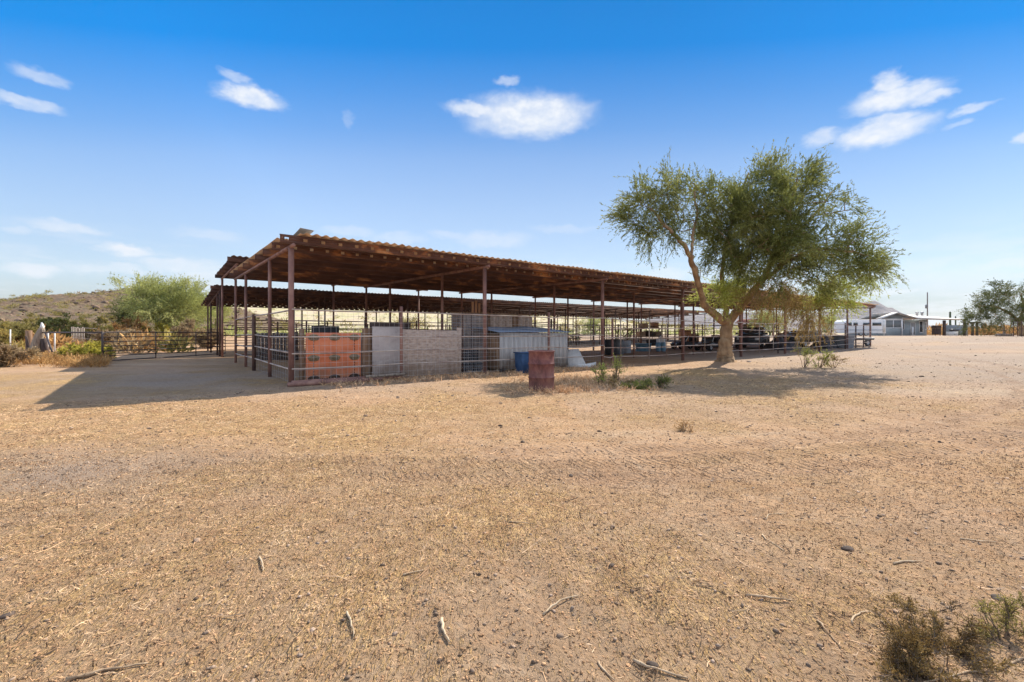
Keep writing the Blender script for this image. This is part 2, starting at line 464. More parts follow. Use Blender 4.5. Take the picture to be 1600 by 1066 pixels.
xs = axis(-7.0, 7.0, .042, -5200, 5200)
ys = axis(1.1, 9.5, .036, -60, 5200)
GX, GY = np.meshgrid(xs, ys)
gx, gy = GX.ravel(), GY.ravel()
gv = np.stack([gx, gy, ground_z(gx, gy)], -1)
nx, ny = len(xs), len(ys)
ii = np.arange(ny - 1)[:, None] * nx; jj = np.arange(nx - 1)[None, :]
gf = np.stack([ii + jj, ii + jj + 1, ii + nx + jj + 1, ii + nx + jj], -1).reshape(-1, 4)
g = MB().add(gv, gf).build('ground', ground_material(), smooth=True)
tag(g, 'pale tan dirt yard strewn with straw and wheel marks', kind='structure')
a = g.data.attributes.new('straw', 'FLOAT', 'POINT'); a.data.foreach_set('value', straw_map(gx, gy).astype(np.float32))
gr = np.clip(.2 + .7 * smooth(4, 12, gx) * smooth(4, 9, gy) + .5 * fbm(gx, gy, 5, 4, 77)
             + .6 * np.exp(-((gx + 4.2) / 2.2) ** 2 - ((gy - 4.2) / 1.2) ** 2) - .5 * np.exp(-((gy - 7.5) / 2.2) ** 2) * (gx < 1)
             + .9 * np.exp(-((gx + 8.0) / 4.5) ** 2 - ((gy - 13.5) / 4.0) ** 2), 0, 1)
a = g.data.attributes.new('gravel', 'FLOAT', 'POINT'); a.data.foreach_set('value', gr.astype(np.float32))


def scatter_xy(n, y0, y1, xk=1.2, pw=1.0):
    """Random spots on the open yard before the barn, uniform in area over a widening strip."""
    y = np.sqrt(rng.random(n) * (y1 ** 2 - y0 ** 2) + y0 ** 2)
    x = (rng.random(n) * 2 - 1) * y * xk
    return x, y


def straws(n, y0, y1, lmin, lmax, w, keep):
    x, y = scatter_xy(n, y0, y1)
    s = straw_map(x, y)
    ok = rng.random(n) < keep + (1 - keep) * np.clip(1.25 * s - .12, 0, 1) ** 1.6
    # keep clear of the barn's inside
    vv = (x - C0[0]) * V[0] + (y - C0[1]) * V[1]
    ok &= vv < -.2
    x, y = x[ok], y[ok]; n = len(x)
    ln = lmin + (lmax - lmin) * rng.random(n) ** 2.5
    th = rng.random(n) * 2 * PI
    bend = rng.normal(0, .35, n)
    d1 = np.stack([np.cos(th), np.sin(th)], -1); d2 = np.stack([np.cos(th + bend), np.sin(th + bend)], -1)
    p0 = np.stack([x, y], -1); p1 = p0 + d1 * ln[:, None] * .5; p2 = p1 + d2 * ln[:, None] * .5
    ww = w * (.6 + .8 * rng.random(n))
    lift = rng.random((n, 3)) ** 3 * .02 + .002
    lift[:, 2] += (rng.random(n) < .12) * ln * .35
    out = []
    for k, (p, d) in enumerate(((p0, d1), (p1, d1), (p2, d2))):
        z = ground_z(p[:, 0], p[:, 1]) + lift[:, k]
        sd = np.stack([-d[:, 1], d[:, 0]], -1) * (ww * (.5, .5, .22)[k])[:, None]
        out.append(np.stack([p[:, 0] + sd[:, 0], p[:, 1] + sd[:, 1], z - ww * .25], -1))
        out.append(np.stack([p[:, 0], p[:, 1], z + ww * .45], -1))
        out.append(np.stack([p[:, 0] - sd[:, 0], p[:, 1] - sd[:, 1], z - ww * .25], -1))
    v = np.stack(out, 1).reshape(-1, 3)
    o = np.arange(n)[:, None] * 9
    f = np.concatenate([o + np.array([[a, a + 1, a + 4, a + 3]]) for a in (0, 1, 3, 4)])
    return v, f


mb = MB()
mb.add(*straws(34000, 1.4, 3.6, .006, .045, .0022, .10))
mb.add(*straws(50000, 3.4, 7.5, .012, .06, .0032, .06))
mb.add(*straws(50000, 7.3, 13.5, .02, .09, .0048, .05))
mb.add(*straws(420, 1.5, 6.5, .08, .18, .0042, .15))
tag(MB().add(*straws(24000, 1.4, 4.8, .004, .030, .0030, .75)).add(*straws(9000, 4.2, 12.5, .010, .07, .0052, .75)).add(*straws(200, 1.5, 6.0, .08, .20, .0045, .8)).build('bark_litter', M['litter']),
    'dark brown twig and bark bits scattered over the yard', kind='stuff')
tag(mb.build('straw', M['straw']), 'loose yellow straw and stalks littering the yard', kind='stuff')


ICO = None


def ico():
    global ICO
    if ICO is None:
        import bmesh
        bm = bmesh.new(); bmesh.ops.create_icosphere(bm, subdivisions=1, radius=1)
        v = np.array([q.co[:] for q in bm.verts]); f = np.array([[q.index for q in p.verts] for p in bm.faces]); bm.free()
        ICO = (v, f)
    return ICO


def pebbles(n, y0, y1, r0, r1, pw=3):
    x, y = scatter_xy(n, y0, y1)
    vv = (x - C0[0]) * V[0] + (y - C0[1]) * V[1]
    ok = vv < -.2; x, y = x[ok], y[ok]; n = len(x)
    r = r0 + (r1 - r0) * rng.random(n) ** pw
    iv, fi = ico(); k = len(iv)
    sc = np.stack([r * (.7 + .7 * rng.random(n)), r * (.7 + .7 * rng.random(n)), r * (.4 + .4 * rng.random(n))], -1)
    j = 1 + .22 * rng.standard_normal((n, k, 1))
    v = iv[None] * sc[:, None, :] * j
    th = rng.random(n) * 2 * PI; c, s = np.cos(th)[:, None], np.sin(th)[:, None]
    vx = v[..., 0] * c - v[..., 1] * s; vy = v[..., 0] * s + v[..., 1] * c
    v = np.stack([vx + x[:, None], vy + y[:, None], v[..., 2] + (ground_z(x, y) + r * .2)[:, None]], -1)
    return v.reshape(-1, 3), (fi[None] + (np.arange(n) * k)[:, None, None]).reshape(-1, 3)


mb = MB()
mb.add(*pebbles(6500, 1.45, 6.0, .002, .013)); mb.add(*pebbles(3600, 5.0, 22.0, .005, .028)); mb.add(*pebbles(2600, 18.0, 66.0, .012, .055))
tag(MB().add(*pebbles(26000, 1.4, 4.6, .0018, .0075, 2)).add(*pebbles(9000, 4.4, 9.0, .004, .012, 2)).build('dirt_clods', M['clod']), 'loose grains and clods of the yard dirt', kind='stuff')
tag(mb.build('gravel', M['pebble']), 'small grey and brown stones and clods scattered over the dirt', kind='stuff')

# ------------------------------------------------------------------ leaves, branches, trees
def unit(v):
    return v / (np.linalg.norm(v, axis=-1, keepdims=True) + 1e-9)


def leaf_quads(P, D, Ln, W):
    """Diamond leaves at P along D."""
    n = len(P)
    r = unit(rng.standard_normal((n, 3)))
    S = unit(np.cross(D, r))
    Ln = np.broadcast_to(Ln, n)[:, None]; W = np.broadcast_to(W, n)[:, None]
    v = np.stack([P, P + D * Ln * .45 + S * W * .5, P + D * Ln, P + D * Ln * .45 - S * W * .5], 1).reshape(-1, 3)
    f = np.arange(n * 4).reshape(-1, 4)
    return v, f


def twig_batch(P, D, Ln, nseg, droop, leaves, ll, lw, spread=.6, w0=.006):
    """Thin twigs from P along D (n,3); returns twig ribbons and leaf quads."""
    n = len(P)
    t = np.linspace(0, 1, nseg + 1)
    pts = P[:, None] + D[:, None] * (t[None, :, None] * Ln[:, None, None])
    wob = np.cumsum(rng.normal(0, .045, (n, nseg + 1, 3)), 1) * Ln[:, None, None]
    pts = pts + wob
    pts[:, :, 2] -= droop * Ln[:, None] * t[None] ** 2
    S = unit(np.cross(D, unit(rng.standard_normal((n, 3)))))
    w = w0 * (1.2 - t)
    a = pts + S[:, None] * w[None, :, None]; b = pts - S[:, None] * w[None, :, None]
    tv = np.stack([a, b], 2).reshape(-1, 3)
    o = (np.arange(n) * (nseg + 1) * 2)[:, None] + (np.arange(nseg) * 2)[None]
    tf = np.stack([o, o + 1, o + 3, o + 2], -1).reshape(-1, 4)
    k = leaves
    tt = rng.random((n, k)) ** .8 * nseg * .999
    i0 = tt.astype(int); fr = (tt - i0)[..., None]
    ar = np.arange(n)[:, None]
    lp = pts[ar, i0] * (1 - fr) + pts[ar, i0 + 1] * fr
    ld = unit(D[:, None] + spread * rng.standard_normal((n, k, 3)))
    lv, lf = leaf_quads(lp.reshape(-1, 3), ld.reshape(-1, 3), ll * (.6 + .8 * rng.random(n * k)), lw * (.7 + .6 * rng.random(n * k)))
    return (tv, tf), (lv, lf)


def curve_between(a, b, n=6, sag=.12):
    a = np.asarray(a, float); b = np.asarray(b, float)
    d = b - a; L = np.linalg.norm(d)
    o = rng.normal(0, sag * L, 3); o -= d * np.dot(o, d) / (L * L + 1e-9)
    t = np.linspace(0, 1, n)[:, None]
    return a + d * t + o * np.sin(t * PI) * .7 + rng.normal(0, .012 * L, (n, 3)) * np.sin(t * PI)


def grow(mb, nodes, targets, r_tip=.012, r_k=.028, order_from=None):
    """Join every target to the nearest point of the branches grown so far."""
    nodes = [np.asarray(q, float) for q in nodes]
    rad = []
    c = np.mean(nodes, 0) if order_from is None else np.asarray(order_from)
    order = np.argsort(np.linalg.norm(targets - c, axis=1))
    N = np.array(nodes)
    dirs = np.zeros_like(targets)
    for i in order:
        t = targets[i]
        d = np.linalg.norm(N - t, axis=1) + 1.0 * np.maximum(0, N[:, 2] - t[2])
        s = N[np.argmin(d)]
        L = np.linalg.norm(t - s)
        pts = curve_between(s, t, 6, .10)
        r0 = min(r_tip + r_k * L * .55, .06)
        mb.tube(pts, np.linspace(r0, r_tip, 6), 5, caps=False)
        N = np.concatenate([N, pts[1:]])
        dirs[i] = unit(t - pts[2])
    return dirs


def in_ellipsoids(blobs, n):
    w = np.array([b[3] * b[4] * b[5] for b in blobs]) ** .75
    k = rng.choice(len(blobs), n, p=w / w.sum())
    B = np.array(blobs)[k]
    p = unit(rng.standard_normal((n, 3))) * (rng.random(n) ** .42)[:, None]
    return B[:, :3] + p * B[:, 3:6], p


def bush(name, x, y, h, r, leafmat, label, cat='shrub', group=None, n=40, tw=26, ll=.045, lw=.018, stems=9, twigmat='twig', lean=(0, 0), up=.7, droop=.1, low=.12, leaves=10, twk=1.0, w0=.005):
    """A shrub: stems fanning from the ground with leafy twigs."""
    z = gz(x, y)
    root = empty(name, (x, y, z), rng.random() * 6, label, cat, group)
    st = MB(); tg = []
    for i in range(stems):
        th = rng.random() * 2 * PI; rr = r * (.25 + .75 * rng.random() ** .7)
        tip = np.array([math.cos(th) * rr + lean[0], math.sin(th) * rr + lean[1], h * (.5 + .45 * rng.random()) * (1 - .35 * (rr / r) ** 2)])
        pts = curve_between([math.cos(th) * .04, math.sin(th) * .04, -.04], tip, 7, .08)
        st.tube(pts, np.linspace(.002 + .012 * h, .0008 + .003 * h, 7), 5)
        for q in pts[2:]: tg.append(q)
    tg = np.array(tg)
    k = rng.integers(0, len(tg), n)
    P = tg[k] + rng.normal(0, .07 * r, (n, 3)); P[:, 2] = np.maximum(P[:, 2], low * h)
    c = np.array([0, 0, h * .15])
    out = unit(P - c); out[:, 2] += up * .6
    P2 = np.repeat(P, tw, 0); D2 = unit(np.repeat(unit(out), tw, 0) + .65 * rng.standard_normal((n * tw, 3)))
    Ln = (.16 + .22 * rng.random(n * tw)) * min(1.2, .35 + .6 * h) * twk
    (tv, tf), (lv, lf) = twig_batch(P2, D2, Ln, 3, droop, leaves, ll, lw, w0=w0)
    lv[:, 2] = np.maximum(lv[:, 2], .0)
    st.add(tv, tf)
    st.build('stem', M[twigmat], root)
    MB().add(lv, lf).build('foliage', M[leafmat], root)
    return root


def tree(name, base, limbs, blobs, nclu, tw, label, leafmat='leaf', barkmat='bark', cat='tree', twl=(.45, .5), ll=.085, lw=.024, leaves=14, droop=.18, group=None, r0=.17, up=.35, sweep=(0, 0, 0), spread=.45, tws=.55, thick=1.0, jitter=.17):
    """limbs: lists of (point, radius) in world space; blobs: ellipsoids of the crown."""
    root = empty(name, base, 0, label, cat, group)
    b = np.asarray(base, float)
    tr = MB(); nodes = []
    for limb in limbs:
        P = np.array([q[0] for q in limb], float) - b; R = np.array([q[1] for q in limb]) * thick
        # resample smoothly
        t = np.linspace(0, len(P) - 1, (len(P) - 1) * 5 + 1)
        Q = np.stack([np.interp(t, np.arange(len(P)), P[:, i]) for i in range(3)], -1)
        for _ in range(2):
            Q[1:-1] = (Q[:-2] + 2 * Q[1:-1] + Q[2:]) / 4
        RR = np.interp(t, np.arange(len(P)), R); RR[2:-2] = (RR[:-4] + RR[1:-3] + RR[2:-2] + RR[3:-1] + RR[4:]) / 5; RR = RR * (1 + .06 * rng.standard_normal(len(t)))
        Q[1:-1] += rng.normal(0, .02, (len(Q) - 2, 3))
        tr.tube(Q, RR, 12)
        nodes += [q for q, r in zip(Q, RR) if q[2] > 1.3]
    T, loc = in_ellipsoids(blobs, nclu)
    T = T - b
    dirs = grow(tr, nodes, T, .010, .030)
    out = unit(loc) * .8 + dirs * .6 + np.asarray(sweep) * np.clip((T[:, :1] + 1.0) / 4, -1, 1); out[:, 2] += up * np.clip(.3 + loc[:, 2] + .5, .1, 1.4)
    P2 = np.repeat(T, tw, 0) + rng.normal(0, jitter, (nclu * tw, 3))
    D2 = unit(np.repeat(unit(out), tw, 0) + tws * rng.standard_normal((nclu * tw, 3)))
    Ln = twl[0] + twl[1] * rng.random(nclu * tw)
    dr = np.repeat(np.where(loc[:, 2] < -.2, droop * 2.6, droop), tw)
    (tv, tf), (lv, lf) = twig_batch(P2, D2, Ln, 4, dr[:, None], leaves, ll, lw, spread)
    t_ = tr.build('trunk', M[barkmat], root, smooth=True)
    c_ = MB().add(lv, lf).add(tv, tf).build('crown', M[leafmat], root)
    return root


# the big tree in the yard
TY = 18.5
TB = at(1133, 570, TY); TB[2] = gz(TB[0], TB[1])


def lean_y(py):                 # the crown leans out towards the yard
    return -2.1 * min(1.0, max(0.0, (500 - py) / 115))


def tp(px, py, dy=0.0):
    return at(px, py, TY + dy + lean_y(py))


limbs = [
    [(TB - [0, 0, .25], .50), (tp(1133.5, 569), .41), (tp(1133.5, 563), .33), (tp(1133, 554), .285), (tp(1133, 543), .255), (tp(1135, 520), .225), (tp(1137, 500), .20)],
    [(tp(1137, 505), .19), (tp(1117, 491, -.2), .16), (tp(1100, 479, -.3), .125), (tp(1095, 458, -.4), .11), (tp(1085, 420, -.6), .095), (tp(1073, 389, -.7), .08), (tp(1048, 360, -.8), .06), (tp(1015, 325, -.6), .04)],
    [(tp(1080, 402, -.65), .06), (tp(1082, 370, -.2), .05), (tp(1090, 335, 0), .04), (tp(1085, 300, .2), .03)],
    [(tp(1138, 505), .19), (tp(1157, 481, .2), .15), (tp(1183, 448, .4), .13), (tp(1198, 426, .5), .11), (tp(1215, 385, .4), .085), (tp(1235, 330, .3), .06), (tp(1245, 280, .2), .035)],
    [(tp(1183, 448, .4), .09), (tp(1220, 415, -.4), .075), (tp(1270, 390, -.9), .06), (tp(1320, 390, -1.1), .04), (tp(1355, 400, -1), .025)],
    [(tp(1136, 503, .1), .14), (tp(1131, 473, .5), .095), (tp(1127, 430, .9), .08), (tp(1135, 385, 1.1), .065), (tp(1150, 320, 1.0), .045), (tp(1170, 270, .8), .03)],
    [(tp(1130, 455, .7), .06), (tp(1150, 440, 1.3), .05), (tp(1163, 410, 1.7), .045), (tp(1180, 350, 2.0), .03)],
    [(tp(1198, 426, .5), .08), (tp(1228, 380, 1.3), .06), (tp(1275, 335, 1.7), .04), (tp(1300, 300, 1.8), .03)],
]
S_ = TY / F


def blob(px, py, rx, ry, dy=0.0, rd=None):
    py = py + max(0, 330 - py) * .16
    Y = TY + dy + lean_y(py)
    p = at(px, py, Y); k = Y / F
    return (p[0], p[1], p[2], rx * k, (rd or (rx * .8)) * k, ry * k)


blobs = [
    blob(992, 345, 26, 38, -.6), blob(1010, 310, 30, 26, -.5), blob(1045, 295, 36, 26, -.3), blob(1088, 290, 34, 26, .1), blob(1030, 362, 36, 20, -.5), blob(1070, 340, 32, 24, .1),
    blob(1118, 320, 44, 46, .5), blob(1148, 362, 52, 52, .4, 70), blob(1172, 300, 40, 48, .6), blob(1195, 350, 58, 58, .2, 80),
    blob(1232, 272, 36, 30, .5), blob(1262, 262, 20, 22, .3), blob(1250, 315, 46, 36, .2), blob(1300, 325, 34, 20, .2), blob(1325, 312, 18, 12, .2), blob(1245, 385, 64, 44, -.6, 70),
    blob(1300, 380, 46, 26, -.8), blob(1335, 405, 34, 20, -1.0), blob(1368, 406, 16, 13, -1.0), blob(1228, 428, 48, 26, -.9), blob(1272, 432, 40, 32, -1.0), blob(1318, 430, 30, 20, -1.0),
    blob(1170, 412, 46, 26, .6), blob(1165, 255, 12, 22, .6), blob(1126, 400, 22, 22, .8), blob(1198, 262, 18, 18, .5), blob(1060, 408, 8, 6, -.4), blob(1092, 425, 12, 14, .3),
]
big = tree('palo_verde_tree', TB, limbs, blobs, 335, 27, 'large green tree with forked trunk standing before the near barn', cat='tree', leaves=22, ll=.085, lw=.020, r0=.2,
           twl=(.28, .50), spread=.40, tws=.50, jitter=.15, sweep=(.36, 0, .32), droop=.14, thick=1.0)
# paler young shoots low in the fork and dry drooping sprays on the right
for nm, bl, lm, n, dr, cap in (('young_foliage', [blob(1125, 460, 26, 20, -.1), blob(1160, 458, 16, 14, .2), blob(1310, 462, 30, 18, -.9), blob(1275, 475, 20, 16, -.9), blob(1365, 425, 20, 14, -1.0)], 'leaf_young', 62, .25, None),
                               ('dry_foliage', [blob(1215, 455, 34, 22, -.8), blob(1255, 460, 34, 26, -.9), blob(1268, 488, 14, 20, -.9), blob(1170, 455, 20, 16, .3)], 'leaf_dry', 44, 1.0, None)):
    T, loc = in_ellipsoids(bl, n)
    T = T - TB
    D = unit(loc + np.array([0, 0, .2 if dr < .5 else -.5]))
    P2 = np.repeat(T, 18, 0) + rng.normal(0, .12, (n * 18, 3)); D2 = unit(np.repeat(D, 18, 0) + .6 * rng.standard_normal((n * 18, 3)))
    (tv, tf), (lv, lf) = twig_batch(P2, D2, .3 + .4 * rng.random(n * 18), 4, dr, 15, .075, .022, .5)
    MB().add(lv, lf).add(tv, tf).build(nm, M[lm], big)


# ------------------------------------------------------------------ barns
def corrugated(u0, u1, v0, v1, zf, lam=.22, amp=.022, sheet=.88, jit=.06, left_step=None):
    """Corrugated sheets laid side by side along u; zf(v) is their height."""
    mb = MB()
    s = u0; k = 0
    while s < u1 - .05:
        e = min(s + sheet, u1)
        nu = max(4, int((e - s) / lam * 8))
        us = np.linspace(s, e + .03, nu)
        a = v0 + rng.normal(0, jit * .5); b = v1 + rng.normal(0, jit)
        vs = np.linspace(a, b, 9)
        UU, VV = np.meshgrid(us, vs)
        dz = rng.normal(0, .006) + .004 * (k % 2)
        tilt = rng.normal(0, .01)
        Z = zf(VV) + amp * np.sin(UU * 2 * PI / lam) + dz + tilt * (UU - s) + .006 * np.sin(VV * 2.1 + k)
        v = np.stack([UU, VV, Z], -1).reshape(-1, 3)
        i = np.arange(8)[:, None] * nu; j = np.arange(nu - 1)[None]
        f = np.stack([i + j, i + j + 1, i + nu + j + 1, i + nu + j], -1).reshape(-1, 4)
        mb.add(v, f); s = e; k += 1
    return mb


def channel(mb, u0, u1, v, z0, z1, lip=.07, hole=None, pitch=.42, t=.012):
    """C-channel purlin along u with an optional row of punched holes."""
    mb.span((u0, v, z1 - t), (u1, v + lip, z1))
    mb.span((u0, v, z0), (u1, v + lip, z0 + t))
    if not hole:
        mb.span((u0, v, z0 + t), (u1, v + t, z1 - t))
        return
    zc = (z0 + z1) / 2; h = hole / 2
    mb.span((u0, v, z0 + t), (u1, v + t, zc - h)); mb.span((u0, v, zc + h), (u1, v + t, z1 - t))
    s = u0
    w = hole * 1.25
    first = True
    while s < u1 - .01:
        e = min(s + (.10 if first else pitch - w), u1)
        mb.span((s, v, zc - h), (e, v + t, zc + h)); s = e + w; first = False


def solid(o, t=.004):
    m = o.modifiers.new('thickness', 'SOLIDIFY'); m.thickness = t; m.offset = 0
    return o


def barn(name, label, frames, rows, u_range, v_range, zf, purlins, pdepth, sheetm, beamm, postm, holes=(), post_r=.055, front_r=None, bounds=None, beam_r=.05, v_beam=None, wob=0, prot=(.40,) + (.34,) * 12, end_sheet=None):
    root = empty(name, (C0[0], C0[1], 0), ANG, label, 'barn')
    sheet = corrugated(u_range[0], u_range[1], v_range[0], v_range[1], lambda v: zf(v) + .028)
    if end_sheet:
        e = corrugated(*end_sheet, lambda v: zf(v) + .030, sheet=2)
        sheet.add(e.v[0], e.f[0])
    solid(sheet.build('roof_sheet', sheetm, root, smooth=True))
    for i, v in enumerate(purlins):
        m = MB()
        p0 = u_range[0] - (prot[i] if i < len(prot) else .03 + .05 * rng.random()); p1 = u_range[1] + .1 * rng.random()
        channel(m, p0, p1, v, zf(v) - pdepth, zf(v), hole=(.075 if i in holes else None))
        m.build('purlin', beamm, root)
    for u in frames:
        vb0, vb1 = v_beam or (rows[0] - .25, rows[-1] + .25)
        zb0, zb1 = zf(vb0) - pdepth - beam_r - .004, zf(vb1) - pdepth - beam_r - .004
        MB().tube([(u, vb0, zb0), (u, (vb0 + vb1) / 2, (zb0 + zb1) / 2), (u, vb1, zb1)], beam_r, 10).build('beam', postm, root, smooth=False)
        for j, v in enumerate(rows):
            zt = zf(v) - pdepth - beam_r * 2 + .01
            p = uv(u, v); zg = gz(p[0], p[1]) - .15
            dx, dy = rng.normal(0, .02, 2)
            r = front_r if (front_r and j == 0) else post_r
            MB().tube([(u + dx * wob, v + dy * wob, zg), (u, v, zt)], r, 10).build('post', postm, root, smooth=True)
    return root


frames = [.0] + [BAY * i + .08 for i in range(1, 9)]
ROWS = (0, 2.8, 7.66, 10.7)


def zA(v): return 3.66 + .02 * v


near = barn('open_barn', 'long open barn under rusty corrugated roof, nearest of the sheds', frames, ROWS, (.12, frames[-1] + .75), (-.38, 11.35), zA,
            [-.17 + 1.37 * i for i in range(9)], .20, M['rust_sheet'], M['rust_beam'], M['rust_post'], holes=(0, 1), post_r=.050, front_r=.066, beam_r=.050, end_sheet=(-.17, .14, .85, 11.3))
# bent-up loose sheet on the near corner of the roof
mb = MB()
pts = []
for i, t in enumerate(np.linspace(0, 1, 7)):
    for s in np.linspace(0, 1, 5):
        pts.append((.12 + .32 * s, -.38 + 1.25 * t, zA(-.38 + 1.25 * t) + .07 + .09 * (1 - t) ** 1.5 * (1 - .25 * s)))
f = [[i * 5 + j, i * 5 + j + 1, i * 5 + j + 6, i * 5 + j + 5] for i in range(6) for j in range(4)]
solid(mb.add(pts, f).build('loose_sheet', M['galv'], near, smooth=True), .006)


def zB(v): return 4.42 - .005 * (v - 13)


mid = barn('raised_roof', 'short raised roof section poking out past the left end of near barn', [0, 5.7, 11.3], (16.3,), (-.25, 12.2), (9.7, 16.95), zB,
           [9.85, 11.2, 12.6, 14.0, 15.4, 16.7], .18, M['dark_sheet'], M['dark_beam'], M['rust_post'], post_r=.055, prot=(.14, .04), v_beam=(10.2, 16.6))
for u in (0, 5.7, 11.3):
    MB().tube([(u, 10.45, zA(10.45) + .06), (u, 10.45, zB(10.45) - .29)], .05, 8).build('stub_post', M['rust_post'], mid)


def zC(v): return 3.86 - .058 * (v - 17.2)


back_frames = [5.55 * i for i in range(10)]
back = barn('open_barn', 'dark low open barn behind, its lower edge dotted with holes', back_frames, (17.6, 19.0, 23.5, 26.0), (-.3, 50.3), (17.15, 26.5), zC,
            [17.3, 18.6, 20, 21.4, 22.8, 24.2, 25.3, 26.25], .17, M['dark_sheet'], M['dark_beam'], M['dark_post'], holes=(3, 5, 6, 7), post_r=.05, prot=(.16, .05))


# ------------------------------------------------------------------ fences
def pipe_fence(name, label, p0, p1, posts, rails, post_mat, rail_mat, post_h=1.9, post_r=.045, rail_r=.022, mesh=None, stays=(), mesh_top=1.86, sag=.02, jit=.0, cat='fence', rail_z_jit=.012, mesh_mat='wire', mesh_pitch=.14, wire_r=.0026):
    """Pipe fence from p0 to p1 (ground points); posts/stays/mesh measured along it."""
    p0 = np.asarray(p0[:2], float); p1 = np.asarray(p1[:2], float)
    d = p1 - p0; L = np.linalg.norm(d); rz = math.atan2(d[1], d[0])
    z0 = 0.0
    root = empty(name, (p0[0], p0[1], z0), rz, label, cat)

    def g_(s):
        q = p0 + d / L * s
        return gz(q[0], q[1])
    for s in posts:
        h = post_h * (1 + .03 * rng.standard_normal())
        MB().tube([(s, 0, g_(s) - .2), (s + rng.normal(0, .01), 0, g_(s) + h)], post_r, 8).build('post', post_mat, root, smooth=True)
    cuts = [0.0] + [s for s in posts if .3 < s < L - .3] + [L]
    for z in rails:
        m = MB(); pts = []
        for a, b in zip(cuts[:-1], cuts[1:]):
            za, zb = g_(a) + z + rng.normal(0, rail_z_jit), g_(b) + z + rng.normal(0, rail_z_jit)
            k = rng.normal(0, sag)
            for t in np.linspace(0, 1, 6)[:-1]:
                pts.append((a + (b - a) * t, -.03, za + (zb - za) * t - abs(k) * math.sin(PI * t)))
        pts.append((L, -.03, g_(L) + z))
        m.tube(pts, rail_r, 6).build('rail', rail_mat, root, smooth=True)
    for s, h in stays:
        MB().tube([(s, -.055, g_(s) + .15), (s, -.055, g_(s) + h)], .018, 6).build('stay', rail_mat, root, smooth=True)
    if mesh:
        m = MB(); s0, s1 = mesh
        n = int((s1 - s0) / mesh_pitch)
        for i in range(n + 1):
            s = s0 + (s1 - s0) * i / n
            x1 = s + rng.normal(0, .006)
            m.tube([(s, -.06, g_(s) + .04), (x1, -.06 + rng.normal(0, .004), mesh_top)], wire_r, 4, caps=False)
        for z in np.arange(.08, mesh_top + .01, .15):
            zz = [(s0 + (s1 - s0) * t, -.065, z + rng.normal(0, .008)) for t in np.linspace(0, 1, 14)]
            m.tube(zz, wire_r, 4, caps=False)
        m.build('wire_mesh', M[mesh_mat], root)
    return root


G0, G1 = uv(0, -.04), uv(frames[2], -.04)
pipe_fence('pipe_fence', 'wire meshed pipe fence across the first two front bays of near barn', G0, G1,
           [2.84, 8.42], (1.86, 1.19, .79, .40), M['rust_post'], M['pale_rail'], mesh=(.06, 11.1), post_h=1.95, rail_r=.02)
H0, H1 = uv(frames[2], -.04), uv(frames[7] - .6, -.04)
Lh = frames[7] - .6 - frames[2]
pipe_fence('pipe_fence', 'five rail open pipe fence along the right part of near barn front', H0, H1,
           [0.55, 11.24 - 5.62, 11.24, 16.86, 22.48], (1.86, 1.50, 1.10, .70, .34), M['rust_post'], M['pale_rail'],
           stays=[(s, 1.9) for s in (1.0, 2.9, 4.2, 7.4, 9.3, 13.2, 15.0, 18.4, 20.3, 24.3)], post_h=1.9, rail_r=.02, sag=.05)
I0, I1 = uv(frames[7] - .6, -.04), uv(frames[8] + .1, -.04)
pipe_fence('pipe_fence', 'short meshed pipe fence at the far right corner of near barn', I0, I1, [0.0, 2.4, 4.3],
           (1.75, 1.2, .75, .35), M['dark_post'], M['pale_rail'], mesh=(0, 6.2), post_h=1.95, post_r=.048, mesh_mat='dark_wire')
J0, J1 = uv(-.03, .1), uv(-.03, 10.7)
pipe_fence('pipe_fence', 'wire meshed pipe fence closing the left end of near barn', J0, J1, [5.45],
           (1.86, 1.2, .8, .4), M['dark_post'], M['pale_rail'], mesh=(.1, 7.6), post_h=1.95, post_r=.06, mesh_top=1.3, mesh_pitch=.30, wire_r=.0022)
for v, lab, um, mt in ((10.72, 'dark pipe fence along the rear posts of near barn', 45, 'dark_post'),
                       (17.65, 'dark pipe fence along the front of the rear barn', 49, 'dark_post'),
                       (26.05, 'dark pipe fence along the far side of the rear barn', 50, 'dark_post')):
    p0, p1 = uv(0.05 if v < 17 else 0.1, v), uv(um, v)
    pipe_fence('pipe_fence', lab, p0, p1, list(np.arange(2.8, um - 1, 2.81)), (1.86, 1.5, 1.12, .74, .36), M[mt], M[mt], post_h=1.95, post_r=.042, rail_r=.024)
for u, v0, v1, lab in ((BAY * 2 + .08, 2.9, 10.6, 'pipe divider between pens beside the grey lumber shed'),
                       (BAY * 5 + .08, .3, 10.6, 'pipe divider crossing the near barn behind the big tree'),
                       (BAY * 1.0, 17.8, 25.9, 'pipe divider inside the left end of rear barn'),
                       (BAY * 3.0, 17.8, 25.9, 'pipe divider inside rear barn beyond the grey shed'),
                       (BAY * 5.0, 17.8, 25.9, 'pipe divider inside rear barn beyond the dark barrels')):
    pipe_fence('pipe_fence', lab, uv(u, v0), uv(u, v1), [0.1, (v1 - v0) / 2], (1.8, 1.4, 1.0, .65, .3), M['dark_post'], M['dark_post'], post_h=1.9, post_r=.04)

# ------------------------------------------------------------------ things in the first bays
rzU = ANG


def place(px, v):
    return uv(u_of(px, v), v)


